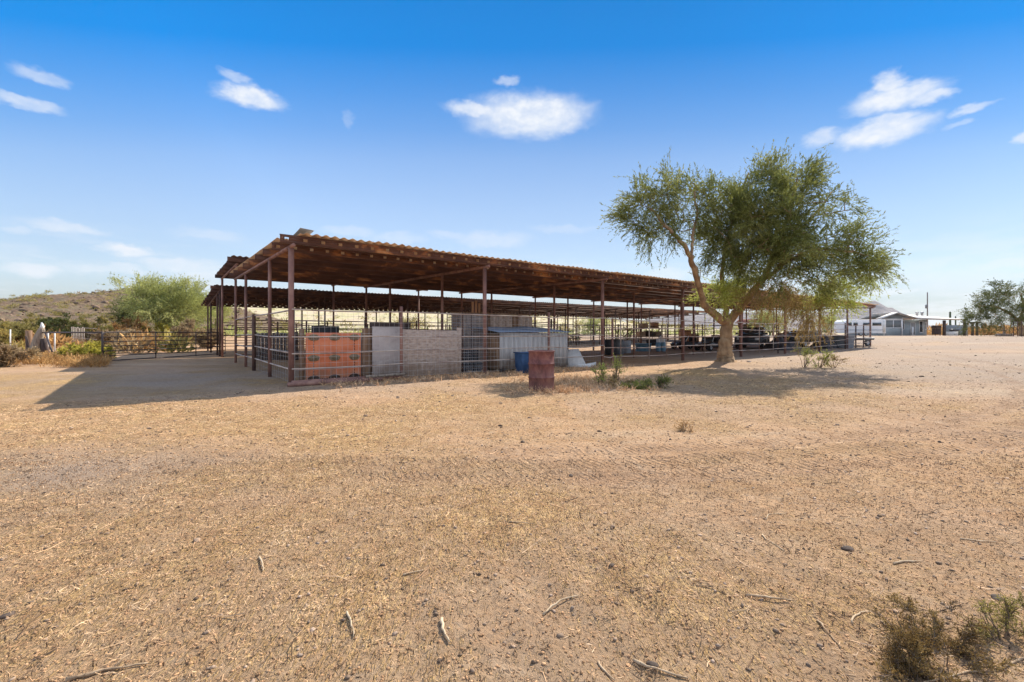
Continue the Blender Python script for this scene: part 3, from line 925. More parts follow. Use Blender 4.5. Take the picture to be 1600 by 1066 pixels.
# orange plastic panel with three rows of ovals
v = .16
ua, ub = u_of(478, v), u_of(564, v)
Ym = (uv(ua, v)[1] + uv(ub, v)[1]) / 2
p = uv(ua, v); w = ub - ua; hgt = 1.24; zb = .06
pan = empty('orange_panel', (p[0], p[1], 0), rzU, 'orange plastic panel with nine brown ovals behind the wire', 'panel')
bevel(MB().span((0, 0, zb), (w, .03, zb + hgt)).build('board', M['orange'], pan), .008)
for r_ in range(3):
    for c_ in range(3):
        cx, cz = w * (.135 + .37 * c_), zb + hgt * (.05 + .425 * r_)
        n = 22
        ring = [(cx + .145 * math.cos(t) * (1 + .05 * math.sin(5 * t)), cz + max(-.06 if r_ == 0 else -1, .085 * math.sin(t))) for t in np.linspace(0, 2 * PI, n, endpoint=False)]
        MB().prism(ring, 1, -.006, .001).build('oval', M['panel_dark'] if r_ == 0 else M['oval'], pan)
        sl = MB()
        for k in range(-3, 4):
            sl.span((cx + k * .036 - .005, -.009, cz - .06 * (1 - .09 * k * k) if r_ else cz - .03), (cx + k * .036 + .005, -.0065, cz + .06 * (1 - .07 * k * k)))
        sl.build('slot', M['panel_dark'], pan)
mb = MB()
for c_ in (0, 2):
    x = w * (.135 + .37 * c_)
    for zz in np.arange(zb + .15, zb + hgt * .86, .07):
        if abs(zz - (zb + hgt * .475)) < .11: continue
        mb.span((x - .008, -.004, zz), (x + .008, .001, zz + .045))
for r_ in (0, 2):
    zc = zb + hgt * (.05 + .425 * r_)
    for xx in np.arange(w * .23, w * .78, .06):
        if abs(xx - w * .505) < .17: continue
        mb.span((xx, -.004, zc - .008), (xx + .035, .001, zc + .008))
mb.build('dashed_line', M['panel_dark'], pan)
mb = MB().span((-.14, .05, .0), (-.02, .10, 1.40)); mb.build('edge_board', M['brown_wood'], pan)


def sheet_thing(name, label, px0, px1, v, z0, z1, matn, cat='board', t=.02, tiltz=0, dz=0.0):
    ua, ub = u_of(px0, v), u_of(px1, v)
    p = uv(ua, v)
    o = MB().prism([(0, z0), (ub - ua, z0), (ub - ua, z1 + tiltz), (0, z1)], 1, 0, t).build(name, M[matn], loc=(p[0], p[1], 0), rz=rzU)
    bevel(o, .004, 1)
    return tag(o, label, cat)


sheet_thing('wooden_board', 'upright brown wooden board right of the orange panel', 566, 581, .34, 0, 1.42, 'brown_wood')
sheet_thing('plank', 'weathered grey plank standing between orange panel and brown board', 560, 567, .46, 0, 1.30, 'grey_wood')
sheet_thing('plywood_sheet', 'grey plywood sheet standing left of the mid fence post', 582, 626, .20, .02, 1.47, 'grey_ply')
sheet_thing('plywood_sheet', 'long pinkish pressed board leaning along the fence', 622, 716, .26, .02, 1.40, 'osb', tiltz=-.04)
sheet_thing('plank', 'short brown plank at the right edge of the pressed board', 714, 721, .30, .05, 1.46, 'osb')
# low dark box seen over the boards
sheet_thing('metal_panel', 'dark ridged metal panel seen above the orange panel', 487, 530, 3.6, .2, 1.52, 'barrel_black', t=.04)
sheet_thing('wooden_board', 'wide dark board standing behind the plywood sheet', 578, 640, 2.2, 0, 1.62, 'dark_wood', t=.04)
# slatted dark panel at the left end
ua, va = .9, 12.3
a, b = uv(.9, 12.4), uv(2.75, 11.05)
d = b - a; Ld = np.linalg.norm(d)
sp = empty('slatted_panel', tuple(a), math.atan2(d[1], d[0]), 'dark slatted timber panel seen through the left end fence', 'panel')
for i in range(13):
    x = i * Ld / 13
    MB().span((x, 0, 0), (x + Ld / 13 - .025, .03, 1.3 + rng.normal(0, .02))).build('slat', M['dark_wood'], sp)
for z in (.25, 1.05):
    MB().span((0, .03, z), (Ld, .08, z + .09)).build('crossbar', M['dark_wood'], sp)

# big timber wall behind the shed
v = 3.0
ua, ub = u_of(706, v), u_of(832, v)
p = uv(ua, v)
tw_ = empty('timber_wall', (p[0], p[1], 0), rzU, 'tall weathered board wall behind the small grey shed', 'wall')
nb = 11
for i in range(nb):
    x0, x1 = (ub - ua) * i / nb, (ub - ua) * (i + 1) / nb - .012
    MB().span((x0, 0, 0), (x1, .025, 2.02 - .03 * i / nb + rng.normal(0, .012))).build('board', M['osb' if i % 4 else 'brown_wood'], tw_)
MB().span((-.02, -.02, 2.03), (ub - ua + .02, .06, 2.09)).build('cap_rail', M['brown_wood'], tw_)
for k, (px, py, hh) in enumerate(((738, 478, .55), (743, 474, .6), (748, 478, .5))):
    p = place(px, 3.4)
    o = MB().tube([(0, 0, 0), (.02, 0, 2.0 + hh)], .05, 7).build('wooden_stake', M['cab_wood'], loc=(p[0], p[1], 0))
    tag(o, ('thin tan stake left of three rising behind the board wall', 'tallest middle tan stake rising behind the board wall', 'right hand tan stake of three behind the board wall')[k], 'stake')

# wire cage with crates
v = .35
ua, ub = u_of(723, v), u_of(762, v)
p = uv(ua, v); w = ub - ua
cg = empty('wire_cage', (p[0], p[1], 0), rzU, 'tall dark wire cage between the pressed board and grey shed', 'cage')
for (yy, nm) in ((0, 'front_panel'), (1.0, 'back_panel')):
    mb = MB()
    for x in np.linspace(0, w, 14): mb.tube([(x, yy, 0), (x, yy, 1.9)], .006, 4, caps=False)
    for z in np.linspace(.05, 1.9, 22): mb.tube([(0, yy, z), (w, yy, z)], .006, 4, caps=False)
    mb.build(nm, M['dark_wire'], cg)
for x in (0, w):
    mb = MB()
    for y in np.linspace(0, 1, 9): mb.tube([(x, y, 0), (x, y, 1.9)], .006, 4, caps=False)
    for z in np.linspace(.05, 1.9, 22): mb.tube([(x, 0, z), (x, 1, z)], .006, 4, caps=False)
    mb.build('side_panel', M['dark_wire'], cg)
mb = MB()
for x, y in ((0, 0), (w, 0), (0, 1), (w, 1)): mb.tube([(x, y, 0), (x, y, 1.95)], .016, 6)
mb.build('corner_post', M['dark_post'], cg)
for k, (x, z, lab) in enumerate(((.12, 0, 'black plastic crate at the bottom left inside the wire cage'), (.72, 0, 'black plastic crate at the bottom right inside the wire cage'), (.4, .36, 'black plastic crate topmost inside the wire cage'))):
    q = uv(ua + x, v + .45)
    cr = empty('plastic_crate', (q[0], q[1], z), rzU, lab, 'crate')
    mb = MB()
    for zz in (0.02, .12, .22, .31):
        mb.span((0, 0, zz), (.5, .02, zz + .05)); mb.span((0, .33, zz), (.5, .35, zz + .05))
        mb.span((0, .0205, zz), (.02, .3295, zz + .05)); mb.span((.48, .0205, zz), (.5, .3295, zz + .05))
    mb.build('wall', M['barrel_black'], cr)
    MB().span((.0, .0, 0), (.5, .35, .018)).build('bottom', M['barrel_black'], cr)
    mb = MB()
    for x_ in (.03, .235, .45):
        mb.span((x_, -.012, .02), (x_ + .03, -.002, .36))
    mb.build('rib', M['barrel_black'], cr)

# the small grey shed
v0 = .40
ua, ub = u_of(781, v0), u_of(887, v0)
p = uv(ua, v0); w = ub - ua; dep = 1.7
sh = empty('lumber_shed', (p[0], p[1], 0), rzU, 'small grey board shed with low blue metal roof', 'shed')
n = 15
for i in range(n):
    x0, x1 = w * i / n, w * (i + 1) / n - .008
    mm = MB().span((x0, 0, .05 + rng.random() * .03), (x1, .022, 1.30))
    mm.build('plank', M['grey_wood'], sh)
MB().span((.0, .0225, .05), (.025, dep, 1.28)).build('side_wall', M['brown_wood'], sh)
MB().span((w - .025, .0225, .05), (w, dep, 1.28)).build('side_wall', M['brown_wood'], sh)
MB().span((.0255, dep - .03, .05), (w - .0255, dep, 1.45)).build('back_wall', M['brown_wood'], sh)
rf = corrugated(-.15, w + .12, -.12, dep + .15, lambda y: 1.33 + .10 * y, lam=.076, amp=.009, sheet=.7, jit=.02)
solid(rf.build('roof', M['blue_galv'], sh, smooth=True), .004)
p = place(784, .05)

# blue bin in front of the fence
q = uv(u_of(818, -.42), -.42)
bn = empty('storage_bin', (q[0], q[1], gz(q[0], q[1])), rzU, 'dark blue ribbed plastic bin standing behind the rusty barrel', 'bin')
mb = MB()
for i in range(9):
    t = i / 8 * .44 - .22
    mb.span((t - .012, -.215, .02), (t + .012, -.20, .64))
mb.build('rib', M['blue_plastic'], bn)
o = MB().add([(-.2, -.18, 0), (.2, -.18, 0), (.2, .18, 0), (-.2, .18, 0), (-.24, -.2, .66), (.24, -.2, .66), (.24, .2, .66), (-.24, .2, .66)],
             [[0, 3, 2, 1], [4, 5, 6, 7], [0, 1, 5, 4], [1, 2, 6, 5], [2, 3, 7, 6], [3, 0, 4, 7]]).build('tub', M['blue_plastic'], bn)
bevel(o, .03, 3)
bevel(MB().span((-.26, -.225, .661), (.26, .225, .70)).build('rim', M['blue_plastic'], bn), .012)

# rusty barrel
bp_ = at(846, 610, 10.25); bx, by = bp_[0], bp_[1]
ba = empty('oil_drum', (bx, by, gz(bx, by) - .01), .4, 'rusty red steel barrel standing in front of the fence', 'barrel')
R = .292
prof = [(R - .012, 0), (R, .012), (R, .02), (R - .006, .035), (R - .006, .27), (R + .004, .283), (R + .012, .297), (R + .004, .311), (R - .006, .324),
        (R - .006, .575), (R + .004, .588), (R + .012, .602), (R + .004, .616), (R - .006, .629), (R - .006, .862), (R + .006, .872), (R + .008, .885), (R, .893), (R - .012, .889), (R - .016, .86), (R - .02, .02), (.001, .02)]
bo = MB().lathe(prof, 48).build('body', M['barrel'], ba, smooth=True)
MB().lathe([(.001, .83), (R - .0205, .83), (R - .0205, .824), (.001, .824)], 32).build('lid', M['barrel_in'], ba, smooth=False)
MB().lathe([(.03, .831), (.03, .848), (.001, .848)], 12, c=(.12, .08, 0)).build('bung', M['rust_post'], ba)
for k in range(4):
    pass

# white folded plastic sheet leaning behind
q = place(888, .0); q = uv(u_of(884, .55), .55)
wp = empty('folded_sheet', (q[0], q[1], gz(q[0], q[1])), -.02, 'white folded plastic sheet lying right of the grey shed', 'sheet')
solid(MB().add([(0, 0, .66), (.50, .05, .68), (.72, -.34, .12), (.10, -.30, .10)], [[0, 3, 2, 1]]).build('leaning_panel', M['white_plastic'], wp), .015)
solid(MB().add([(.10, -.30, .13), (.72, -.34, .13), (1.12, -.25, .20), (1.12, -.22, .03), (.72, -.40, .0), (.12, -.38, .02)], [[0, 1, 4, 5], [1, 2, 3, 4]]).build('base_panel', M['white_plastic'], wp), .015)
solid(MB().add([(0, 0, .66), (.10, -.30, .12), (.12, -.34, 0), (.03, -.02, 0)], [[0, 1, 2, 3]]).build('side_flap', M['white_plastic'], wp), .012)

# pipes and rails lying at the foot of the first bay
for k, (u0, u1, vv, z, r, lab, mt) in enumerate(((-.02, 2.75, -.16, .075, .06, 'thick brown pipe lying along the foot of the wire fence', 'rust_post'),
                                             (-.15, 2.2, -.34, .05, .055, 'brown pipe lying nearest the yard below the orange panel', 'rust_post'),
                                             (1.75, 2.9, -.27, .15, .035, 'grey pipe resting across the brown pipes', 'old_wood'))):
    m = MB()
    n_ = 12
    a_, b_ = uv(u0, vv, z), uv(u1, vv + .03, z)
    a_[2] += gz(a_[0], a_[1]); b_[2] += gz(b_[0], b_[1])
    d_ = b_ - a_
    L_ = np.linalg.norm(d_)
    o = m.tube([(0, 0, 0), (L_ / 2, 0, .0), (L_, 0, b_[2] - a_[2])], r, n_).build('steel_pipe', M[mt], loc=tuple(a_), rz=math.atan2(d_[1], d_[0]), smooth=False)
    tag(o, lab, 'pipe')
# sleeper beam under the fence corner
a_ = uv(.02, -.20, 0)


# ------------------------------------------------------------------ clutter deeper in the barn
def barrel(px, py_b, Y, h, r, matn, label, name='plastic_drum'):
    p = at(px, py_b, Y); x, y = p[0], p[1]
    b = empty(name, (x, y, gz(x, y)), rng.random(), label, 'barrel')
    MB().lathe([(.001, 0), (r * .94, 0), (r, .03), (r, h * .3), (r * 1.03, h * .33), (r, h * .36), (r, h * .63), (r * 1.03, h * .66), (r, h * .69), (r, h * .96), (r * .93, h), (r * .9, h - .015), (.001, h - .015)], 24).build('body', M[matn], b, smooth=True)
    MB().lathe([(r * .2, h - .015), (r * .2, h + .015), (.001, h + .015)], 12, c=(r * .4, 0, 0)).build('cap', M[matn], b)
    return b


barrel(953, 536, 27, .92, .32, 'barrel_black', 'black drum left of two standing inside near barn')
barrel(966, 536, 27.4, .88, .32, 'barrel_grey', 'dark grey drum right of the black drum inside near barn')
barrel(979, 534, 29, .8, .28, 'galv', 'pale galvanised drum beside the dark drums inside near barn', 'steel_drum')


def tub(px, Y, w, d, h, matn, label, rz=0.3, name='water_tub'):
    p = at(px, 540, Y); x, y = p[0], p[1]
    r = empty(name, (x, y, gz(x, y)), rz, label, 'tub')
    v = []; n = 20
    prof = [(.86, 0), (.9, .02), (1.0, h), (1.05, h), (1.05, h + .03), (.97, h + .03), (.86, .05), (.001, .05)]
    ang = np.arange(n) * 2 * PI / n
    sq = lambda t, e: np.sign(t) * np.abs(t) ** e
    vv = np.concatenate([np.stack([k * w / 2 * sq(np.cos(ang), .55), k * d / 2 * sq(np.sin(ang), .55), np.full(n, z)], -1) for k, z in prof])
    i = np.arange(len(prof) - 1)[:, None] * n; j = np.arange(n)[None]; k2 = (j + 1) % n
    MB().add(vv, np.stack([i + j, i + k2, i + n + k2, i + n + j], -1).reshape(-1, 4)).build('shell', M[matn], r, smooth=True)
    MB().tube([(-w * .2, -d / 2 - .03, h * .7), (-w * .2, -d / 2 - .07, h * .75), (w * .2, -d / 2 - .07, h * .75), (w * .2, -d / 2 - .03, h * .7)], .014, 6).build('handle', M[matn], r)
    return r


tub(1005, 32, 1.1, .7, .52, 'pale_blue', 'light blue plastic water tub on the shaded barn floor')
for px, lab in ((1028.5, 'left one of two white topped blue gas bottles'), (1036.5, 'right one of two white topped blue gas bottles')):
    p = at(px, 540, 31.0)
    b = empty('gas_bottle', (p[0], p[1], gz(p[0], p[1])), 0, lab, 'gas bottle', 'gas bottles standing in near barn')
    MB().lathe([(.001, .05), (.12, .05), (.16, .12), (.17, .2), (.17, .55), (.14, .66), (.05, .72), (.001, .72)], 20).build('body', M['pale_blue'], b, smooth=True)
    MB().lathe([(.115, .0), (.13, .0), (.13, .10), (.115, .10), (.115, 0)], 20).build('foot_ring', M['barrel_grey'], b)
    MB().lathe([(.13, .63), (.125, .88), (.105, .90), (.10, .88), (.115, .66)], 20).build('collar', M['white_paint'], b, smooth=True)
    MB().lathe([(.03, .72), (.03, .82), (.05, .83), (.05, .86), (.001, .86)], 10).build('valve', M['hub'], b)
p = at(1032, 540, 33.0)
o = empty('white_jug', (p[0], p[1], gz(p[0], p[1])), 0, 'tall white tank standing behind the two gas bottles', 'tank')
MB().lathe([(.001, 0), (.2, 0), (.22, .06), (.22, .75), (.12, .95), (.06, 1.0), (.06, 1.06), (.001, 1.06)], 20).build('body', M['white_plastic'], o, smooth=True)
MB().lathe([(.07, 1.061), (.07, 1.12), (.001, 1.12)], 12).build('cap', M['blue_plastic'], o)


def shelf_rack(px, Y, w, h, d, label, rz=.45):
    p = at(px, 540, Y)
    r = empty('storage_rack', (p[0], p[1], gz(p[0], p[1])), rz, label, 'rack')
    for x in (-w / 2, w / 2):
        for y in (0, d):
            MB().span((x - .03, y - .03, 0), (x + .03, y + .03, h)).build('leg', M['brown_wood'], r)
    zs = np.linspace(.25, h - .08, 3)
    for z in zs:
        MB().span((-w / 2 + .031, -.02, z), (w / 2 - .031, d + .02, z + .035)).build('shelf', M['brown_wood'], r)
    return r, zs


rk, zs = shelf_rack(1020, 36, 2.6, 1.75, .7, 'wooden storage rack loaded with boxes deep in near barn')
c, s = math.cos(.45), math.sin(.45)
pr = np.array(rk.location)
stuffs = [(-.95, 1, .55, .38, 'cardboard', 'cardboard carton on the left of the rack shelf'), (-.2, 1, .5, .42, 'dark_wood', 'dark wooden box on the middle rack shelf'), (.65, 1, .6, .35, 'tarp_tan', 'tan box on the right of the rack shelf'),
          (-.7, 2, .6, .30, 'cardboard', 'carton on the top shelf of the rack, left end'), (.45, 2, .5, .4, 'cab_wood', 'reddish box on the top shelf of the rack'), (.2, 0, .8, .45, 'barrel_black', 'black bin on the bottom shelf of the rack')]
for x, k, w_, h_, mt, lab in stuffs:
    q = pr + np.array([c * x - s * .3, s * x + c * .3, zs[k] + .037])
    bx_ = empty('storage_box', tuple(q), .45 + rng.normal(0, .1), lab, 'box')
    bevel(MB().span((-w_ / 2, -.22, 0), (w_ / 2, .22, h_)).build('body', M[mt], bx_), .01)
    MB().span((-w_ / 2 - .015, -.235, h_ + .001), (w_ / 2 + .015, .235, h_ + .03)).build('lid', M[mt], bx_)


def cabinet(px, Y, w, h, d, label, matn, rz):
    p = at(px, 540, Y)
    r = empty('wooden_cabinet', (p[0], p[1], gz(p[0], p[1])), rz, label, 'cabinet')
    bevel(MB().span((-w / 2, 0, .06), (w / 2, d, h)).build('carcass', M[matn], r), .01)
    for s_ in (-1, 1):
        x0, x1 = sorted((s_ * .012, s_ * (w / 2 - .02)))
        dd = MB().span((x0, -.022, .1), (x1, -.002, h - .04)).build('door', M[matn], r)
        MB().tube([(s_ * .05, -.04, h * .5), (s_ * .05, -.04, h * .6)], .01, 6).build('handle', M['hub'], dd)
    MB().span((-w / 2 - .03, -.03, h + .001), (w / 2 + .03, d + .02, h + .035)).build('top', M[matn], r)
    return r


cabinet(1073, 38, .85, 1.45, .5, 'tall orange brown wooden cabinet deep in near barn', 'cab_wood', .2)
cabinet(1087, 39, .7, 1.1, .5, 'lower brown wooden cabinet right of the tall one', 'brown_wood', .35)


def wheel(parent, x, y, r, w, side):
    """Wheel with its axle along y."""
    t = MB(); n = 24
    prof = [(r * .62, -w / 2), (r * .9, -w / 2), (r, -w * .3), (r, w * .3), (r * .9, w / 2), (r * .62, w / 2)]
    ang = np.arange(n) * 2 * PI / n

    def lat(prof):
        v = np.concatenate([np.stack([a * np.cos(ang), np.full(n, b), a * np.sin(ang)], -1) for a, b in prof])
        i = np.arange(len(prof) - 1)[:, None] * n; j = np.arange(n)[None]; k = (j + 1) % n
        return v, np.stack([i + j, i + k, i + n + k, i + n + j], -1).reshape(-1, 4)
    o = t.add(*lat(prof)).build('wheel', M['rubber'], parent, smooth=True); o.location = (x, y, r)
    h = MB().add(*lat([(.01, side * w * .35), (r * .3, side * w * .38), (r * .5, side * w * .2), (r * .63, side * w * .48)])).build('rim', M['hub'], o, smooth=True)
    return o


def pickup(px, Y, label, matn, rz, L=4.9, W=1.85, H=1.7, bed=True, name='pickup_truck', cat='truck', py=545):
    p = at(px, py, Y)
    r = empty(name, (p[0], p[1], gz(p[0], p[1])), rz, label, cat)
    z0 = .42
    side = [(-L / 2, z0), (L / 2 - .1, z0), (L / 2, z0 + .15), (L / 2 - .04, z0 + .52), (L / 2 - .35, z0 + .60), (.75, z0 + .66), (-L / 2, z0 + .62)]
    o = MB().prism([(a, b) for a, b in side], 1, -W / 2, W / 2).build('body', M[matn], r); bevel(o, .05, 3)
    cab_back = -.75 if bed else -L / 2 + .3
    cabp = [(cab_back, z0 + .63), (.85, z0 + .66), (.30, H - .06), (.15, H), (cab_back + .2, H), (cab_back + .05, H - .06)]
    o = MB().prism(cabp, 1, -W / 2 + .1, W / 2 - .1).build('cab', M[matn], r); bevel(o, .04, 2)
    for s in (-1, 1):
        y = s * (W / 2 - .095)
        a = [(cab_back + .18, z0 + .74), (.05, z0 + .74), (.05, H - .12), (cab_back + .28, H - .12)]
        MB().prism(a, 1, y - .008, y + .008).build('side_window', M['glass'], r)
        a = [(.11, z0 + .74), (.68, z0 + .74), (.28, H - .12), (.11, H - .12)]
        MB().prism(a, 1, y - .008, y + .008).build('side_window', M['glass'], r)
        d = MB().span((-.62, s * (W / 2 + .004) - .004, z0 + .08), (.62, s * (W / 2 + .004) + .004, z0 + .58)).build('door', M[matn], r)
        MB().span((-.5, s * (W / 2 + .02) - .01, z0 + .48), (-.34, s * (W / 2 + .02) + .01, z0 + .51)).build('handle', M['hub'], d)
        MB().span((L / 2 - .06, s * W * .34 - .13, z0 + .28), (L / 2 + .012, s * W * .34 + .13, z0 + .46)).build('headlight', M['white_plastic'], r)
        MB().span((.62, s * (W / 2 + .13) - .09, z0 + .68), (.70, s * (W / 2 + .13) + .09, z0 + .84)).build('mirror', M['black_paint'], r)
        for x in (-L / 2 + .95, L / 2 - .9):
            wheel(r, x, s * (W / 2 - .08), .37, .24, s)
    ws = MB().add([(.80, -W / 2 + .2, z0 + .71), (.80, W / 2 - .2, z0 + .71), (.325, W / 2 - .24, H - .10), (.325, -W / 2 + .24, H - .10)], [[0, 1, 2, 3]]).build('windscreen', M['glass'], r)
    ws.location = (.03, 0, .02); solid(ws, .012)
    MB().span((L / 2 - .02, -W * .25, z0 + .2), (L / 2 + .02, W * .25, z0 + .44)).build('grille', M['barrel_black'], r)
    bevel(MB().span((L / 2 - .02, -W / 2 + .02, z0 - .08), (L / 2 + .12, W / 2 - .02, z0 + .12)).build('bumper', M['hub'], r), .02)
    return r


pickup(1176, 36.5, 'black old pickup truck parked inside barn right of the big trunk', 'black_paint', -2.2)
pickup(1252, 37.5, 'dark low car parked inside near barn behind the rails', 'black_paint', -2.55, L=4.5, W=1.75, H=1.38, bed=False, name='parked_car', cat='car')


def buggy(px, Y, label, rz, matn):
    p = at(px, 545, Y)
    r = empty('garden_buggy', (p[0], p[1], gz(p[0], p[1])), rz, label, 'buggy')
    o = MB().prism([(-1.1, .25), (1.05, .25), (1.15, .4), (.95, .52), (.35, .62), (-.3, .5), (-1.1, .6)], 1, -.5, .5).build('body', M[matn], r); bevel(o, .05, 3)
    for s in (-1, 1):
        for x in (-.75, .75): wheel(r, x, s * .5, .25, .2, s)
        MB().tube([(.35, s * .45, .6), (.05, s * .42, 1.05)], .022, 6).build('screen_frame', M['white_paint'], r)
        MB().span((-.55, s * .22 - .18, .5), (-.1, s * .22 + .18, .58)).build('seat', M['rubber'], r)
        MB().span((-.62, s * .22 - .18, .52), (-.54, s * .22 + .18, .95)).build('backrest', M['rubber'], r)
        MB().span((1.09, s * .3 - .09, .36), (1.15, s * .3 + .09, .46)).build('headlight', M['white_paint'], r)
    solid(MB().add([(.36, -.43, .63), (.36, .43, .63), (.07, .4, 1.03), (.07, -.4, 1.03)], [[0, 1, 2, 3]]).build('windscreen', M['glass'], r), .01)
    MB().tube([(.3, .2, .6), (.05, .2, .85)], .018, 6).build('steering_column', M['rubber'], r)
    return r


buggy(1108, 33.5, 'small dark buggy with white edged windscreen left of the tree trunk', -2.5, 'black_paint')
buggy(1120, 39.5, 'white and red buggy parked behind the small dark one', -2.0, 'white_paint')
buggy(1072, 36, 'low black buggy parked before the orange brown cabinet', -2.9, 'barrel_black')


def heap(px, Y, w, d, h, label, matn, rz=.5, name='tarp_heap', py=545):
    p = at(px, py, Y)
    n, m = 26, 20
    xs_ = np.linspace(-1, 1, n); ys_ = np.linspace(-1, 1, m)
    A, B = np.meshgrid(xs_, ys_)
    k = int(rng.integers(1000))
    rr = np.maximum(np.abs(A) ** 3, np.abs(B) ** 3)
    Z = h * np.clip(1 - rr, 0, 1) ** .6 * (.75 + .5 * fbm(A + k, B, .7, 3, k)) 
    Z = np.maximum(Z, 0.0)
    v_ = np.stack([A * w / 2 * (1 + .06 * fbm(A, B + k, .5, 2, 5)), B * d / 2, Z - .02], -1).reshape(-1, 3)
    i = np.arange(m - 1)[:, None] * n; j = np.arange(n - 1)[None]
    o = MB().add(v_, np.stack([i + j, i + j + 1, i + n + j + 1, i + n + j], -1).reshape(-1, 4)).build(name, M[matn], loc=(p[0], p[1], gz(p[0], p[1])), rz=rz, smooth=True)
    return tag(o, label, 'tarp')


heap(1222, 34.5, 2.6, 1.6, 1.0, 'black tarp heap between the black pickup and the dark car', 'tarp_dark')
heap(1300, 40.5, 3.2, 1.8, 1.25, 'brown tarp heap behind the wire corner cage', 'tarp_tan')
heap(1236, 42, 3.2, 1.8, 1.45, 'tan covered pile behind the dark low car', 'tarp_tan')
heap(1290, 36.0, 2.2, 1.4, .9, 'black tarp heap right of the dark low car', 'tarp_dark')

# galvanised stock tank in the corner cage and a flatbed trailer outside it
tub(1318, 36.2, 2.0, 1.2, .95, 'galv', 'galvanised stock tank in the meshed far corner', rz=.64, name='stock_tank')
p = at(1337, 545, 38.8)
tr_ = empty('flatbed_trailer', (p[0], p[1], gz(p[0], p[1])), .35, 'small white topped flatbed trailer just past the barn corner', 'trailer')
MB().span((-1.3, -.7, .62), (1.3, .7, .70)).build('deck', M['white_plastic'], tr_)
MB().span((-1.3, -.66, .50), (1.3, .66, .619)).build('chassis', M['barrel_black'], tr_)
MB().tube([(-1.3, 0, .55), (-2.1, 0, .48)], .04, 8).build('tow_bar', M['barrel_black'], tr_)
for s in (-1, 1): wheel(tr_, .2, s * .78, .28, .16, s)

# red roofed shelter far behind the tree
p = at(1180, 520, 75)
rs = empty('red_shelter', (p[0], p[1], gz(p[0], p[1])), .3, 'low shelter with dull red roof far behind the big tree', 'shelter')
MB().prism([(-2.6, 2.0), (2.6, 2.0), (1.9, 2.65), (-1.9, 2.65)], 1, -1.6, 1.6).build('roof', M['red_roof'], rs)
for x in (-2.2, 2.2):
    for y in (-1.3, 1.3): MB().span((x - .06, y - .06, -.1), (x + .06, y + .06, 1.999)).build('post', M['brown_wood'], rs)
MB().span((-2.1, 1.2, 0), (2.1, 1.28, 1.9)).build('back_wall', M['tarp_tan'], rs)

# ------------------------------------------------------------------ gate and left hand fence
ga, gb = at(161, 567, 19.7), at(352, 553, 26.2)
ga[2] = gz(ga[0], ga[1])
d = gb - ga; Lg = math.hypot(d[0], d[1])
gt = empty('pipe_gate', tuple(ga), math.atan2(d[1], d[0]), 'long black pipe gate left of the barn', 'gate')
fr = MB(); r_ = .026
fr.tube([(0, 0, .06), (0, 0, 1.20), (.05, 0, 1.28), (.14, 0, 1.31), (Lg * .5, 0, 1.31), (Lg, 0, 1.30), (Lg, 0, .10), (Lg * .5, 0, .07), (0, 0, .07)], r_, 8)
fr.build('frame', M['gate_metal'], gt, smooth=True)
for z in (.28, .49, .70, .90, 1.10):
    MB().tube([(.0, 0, z), (Lg, 0, z)], .023, 6).build('rail', M['gate_metal'], gt, smooth=True)
for s in (.36, .70):
    MB().tube([(Lg * s, -.03, .07), (Lg * s, -.03, 1.31)], .022, 6).build('brace', M['gate_metal'], gt, smooth=True)
w_ = wheel(gt, -.05, 0, .10, .06, -1); w_.location = (-.06, 0, .09)

# braced pipe running on to the old stump
pa = at(66, 519.5, 24.0); pb = at(160, 519.5, 20.2)
d = pb - pa; L_ = math.hypot(d[0], d[1])
br = empty('pipe_brace', (pa[0], pa[1], gz(pa[0], pa[1])), math.atan2(d[1], d[0]), 'dark horizontal pipe with diagonal brace between old stump and gate', 'fence')
MB().tube([(0, 0, 1.31), (L_, 0, 1.31)], .035, 8).build('rail', M['gate_metal'], br)
MB().tube([(.5, 0, 1.28), (2.4, -.25, .35)], .04, 8).build('diagonal', M['gate_metal'], br)
MB().tube([(L_, 0, -.1), (L_, 0, 1.36)], .04, 8).build('post', M['gate_metal'], br)
p = at(45, 558, 24.6)
o = MB().tube([(0, 0, -.1), (.02, 0, .7), (0, 0, 1.42)], [.15, .14, .135], 12).build('wooden_post', M['brown_wood'], loc=(p[0], p[1], 0), smooth=True)
bevel(o, .01, 1); tag(o, 'thick brown round post left of the old stump', 'post')
p = at(56, 558, 24.0)
stp = empty('old_stump', (p[0], p[1], 0), 0, 'pale weathered leaning stump with split top beside the gate pipe', 'stump')
def lump(pts, rad, matn, parent, n=10, nm='limb'):
    m = MB().tube(pts, rad, n)
    v_ = m.v[0]; v_ += rng.normal(0, .018, v_.shape)
    return m.build(nm, M[matn], parent, smooth=True)
lump([(-.12, 0, -.1), (-.02, 0, .5), (.14, 0, 1.05), (.3, 0, 1.45), (.33, 0, 1.58)], [.32, .24, .2, .15, .08], 'old_wood', stp, nm='trunk')
lump([(.42, .1, -.1), (.38, .1, .5), (.36, .05, 1.0)], [.2, .16, .12], 'dark_wood', stp)
lump([(.3, 0, 1.4), (.33, 0, 1.62), (.32, 0, 1.84)], [.05, .075, .03], 'white_plastic', stp, nm='pale_tip')
lump([(-.32, .1, -.1), (-.5, .1, .5), (-.62, .1, 1.1)], [.1, .07, .03], 'dark_wood', stp)
for k, (px, lab) in enumerate(((75, 'white steel stake nearest the old stump'), (85.5, 'white steel stake behind the diagonal brace'), (16, 'white tipped stake in the brush at far left'))):
    p = at(px, 555, 26 + k)
    tag(MB().tube([(0, 0, -.1), (0.01, 0, 1.35 + .15 * (k == 2))], .035, 6).build('fence_stake', M['white_plastic'], loc=(p[0], p[1], 0)), lab, 'stake')
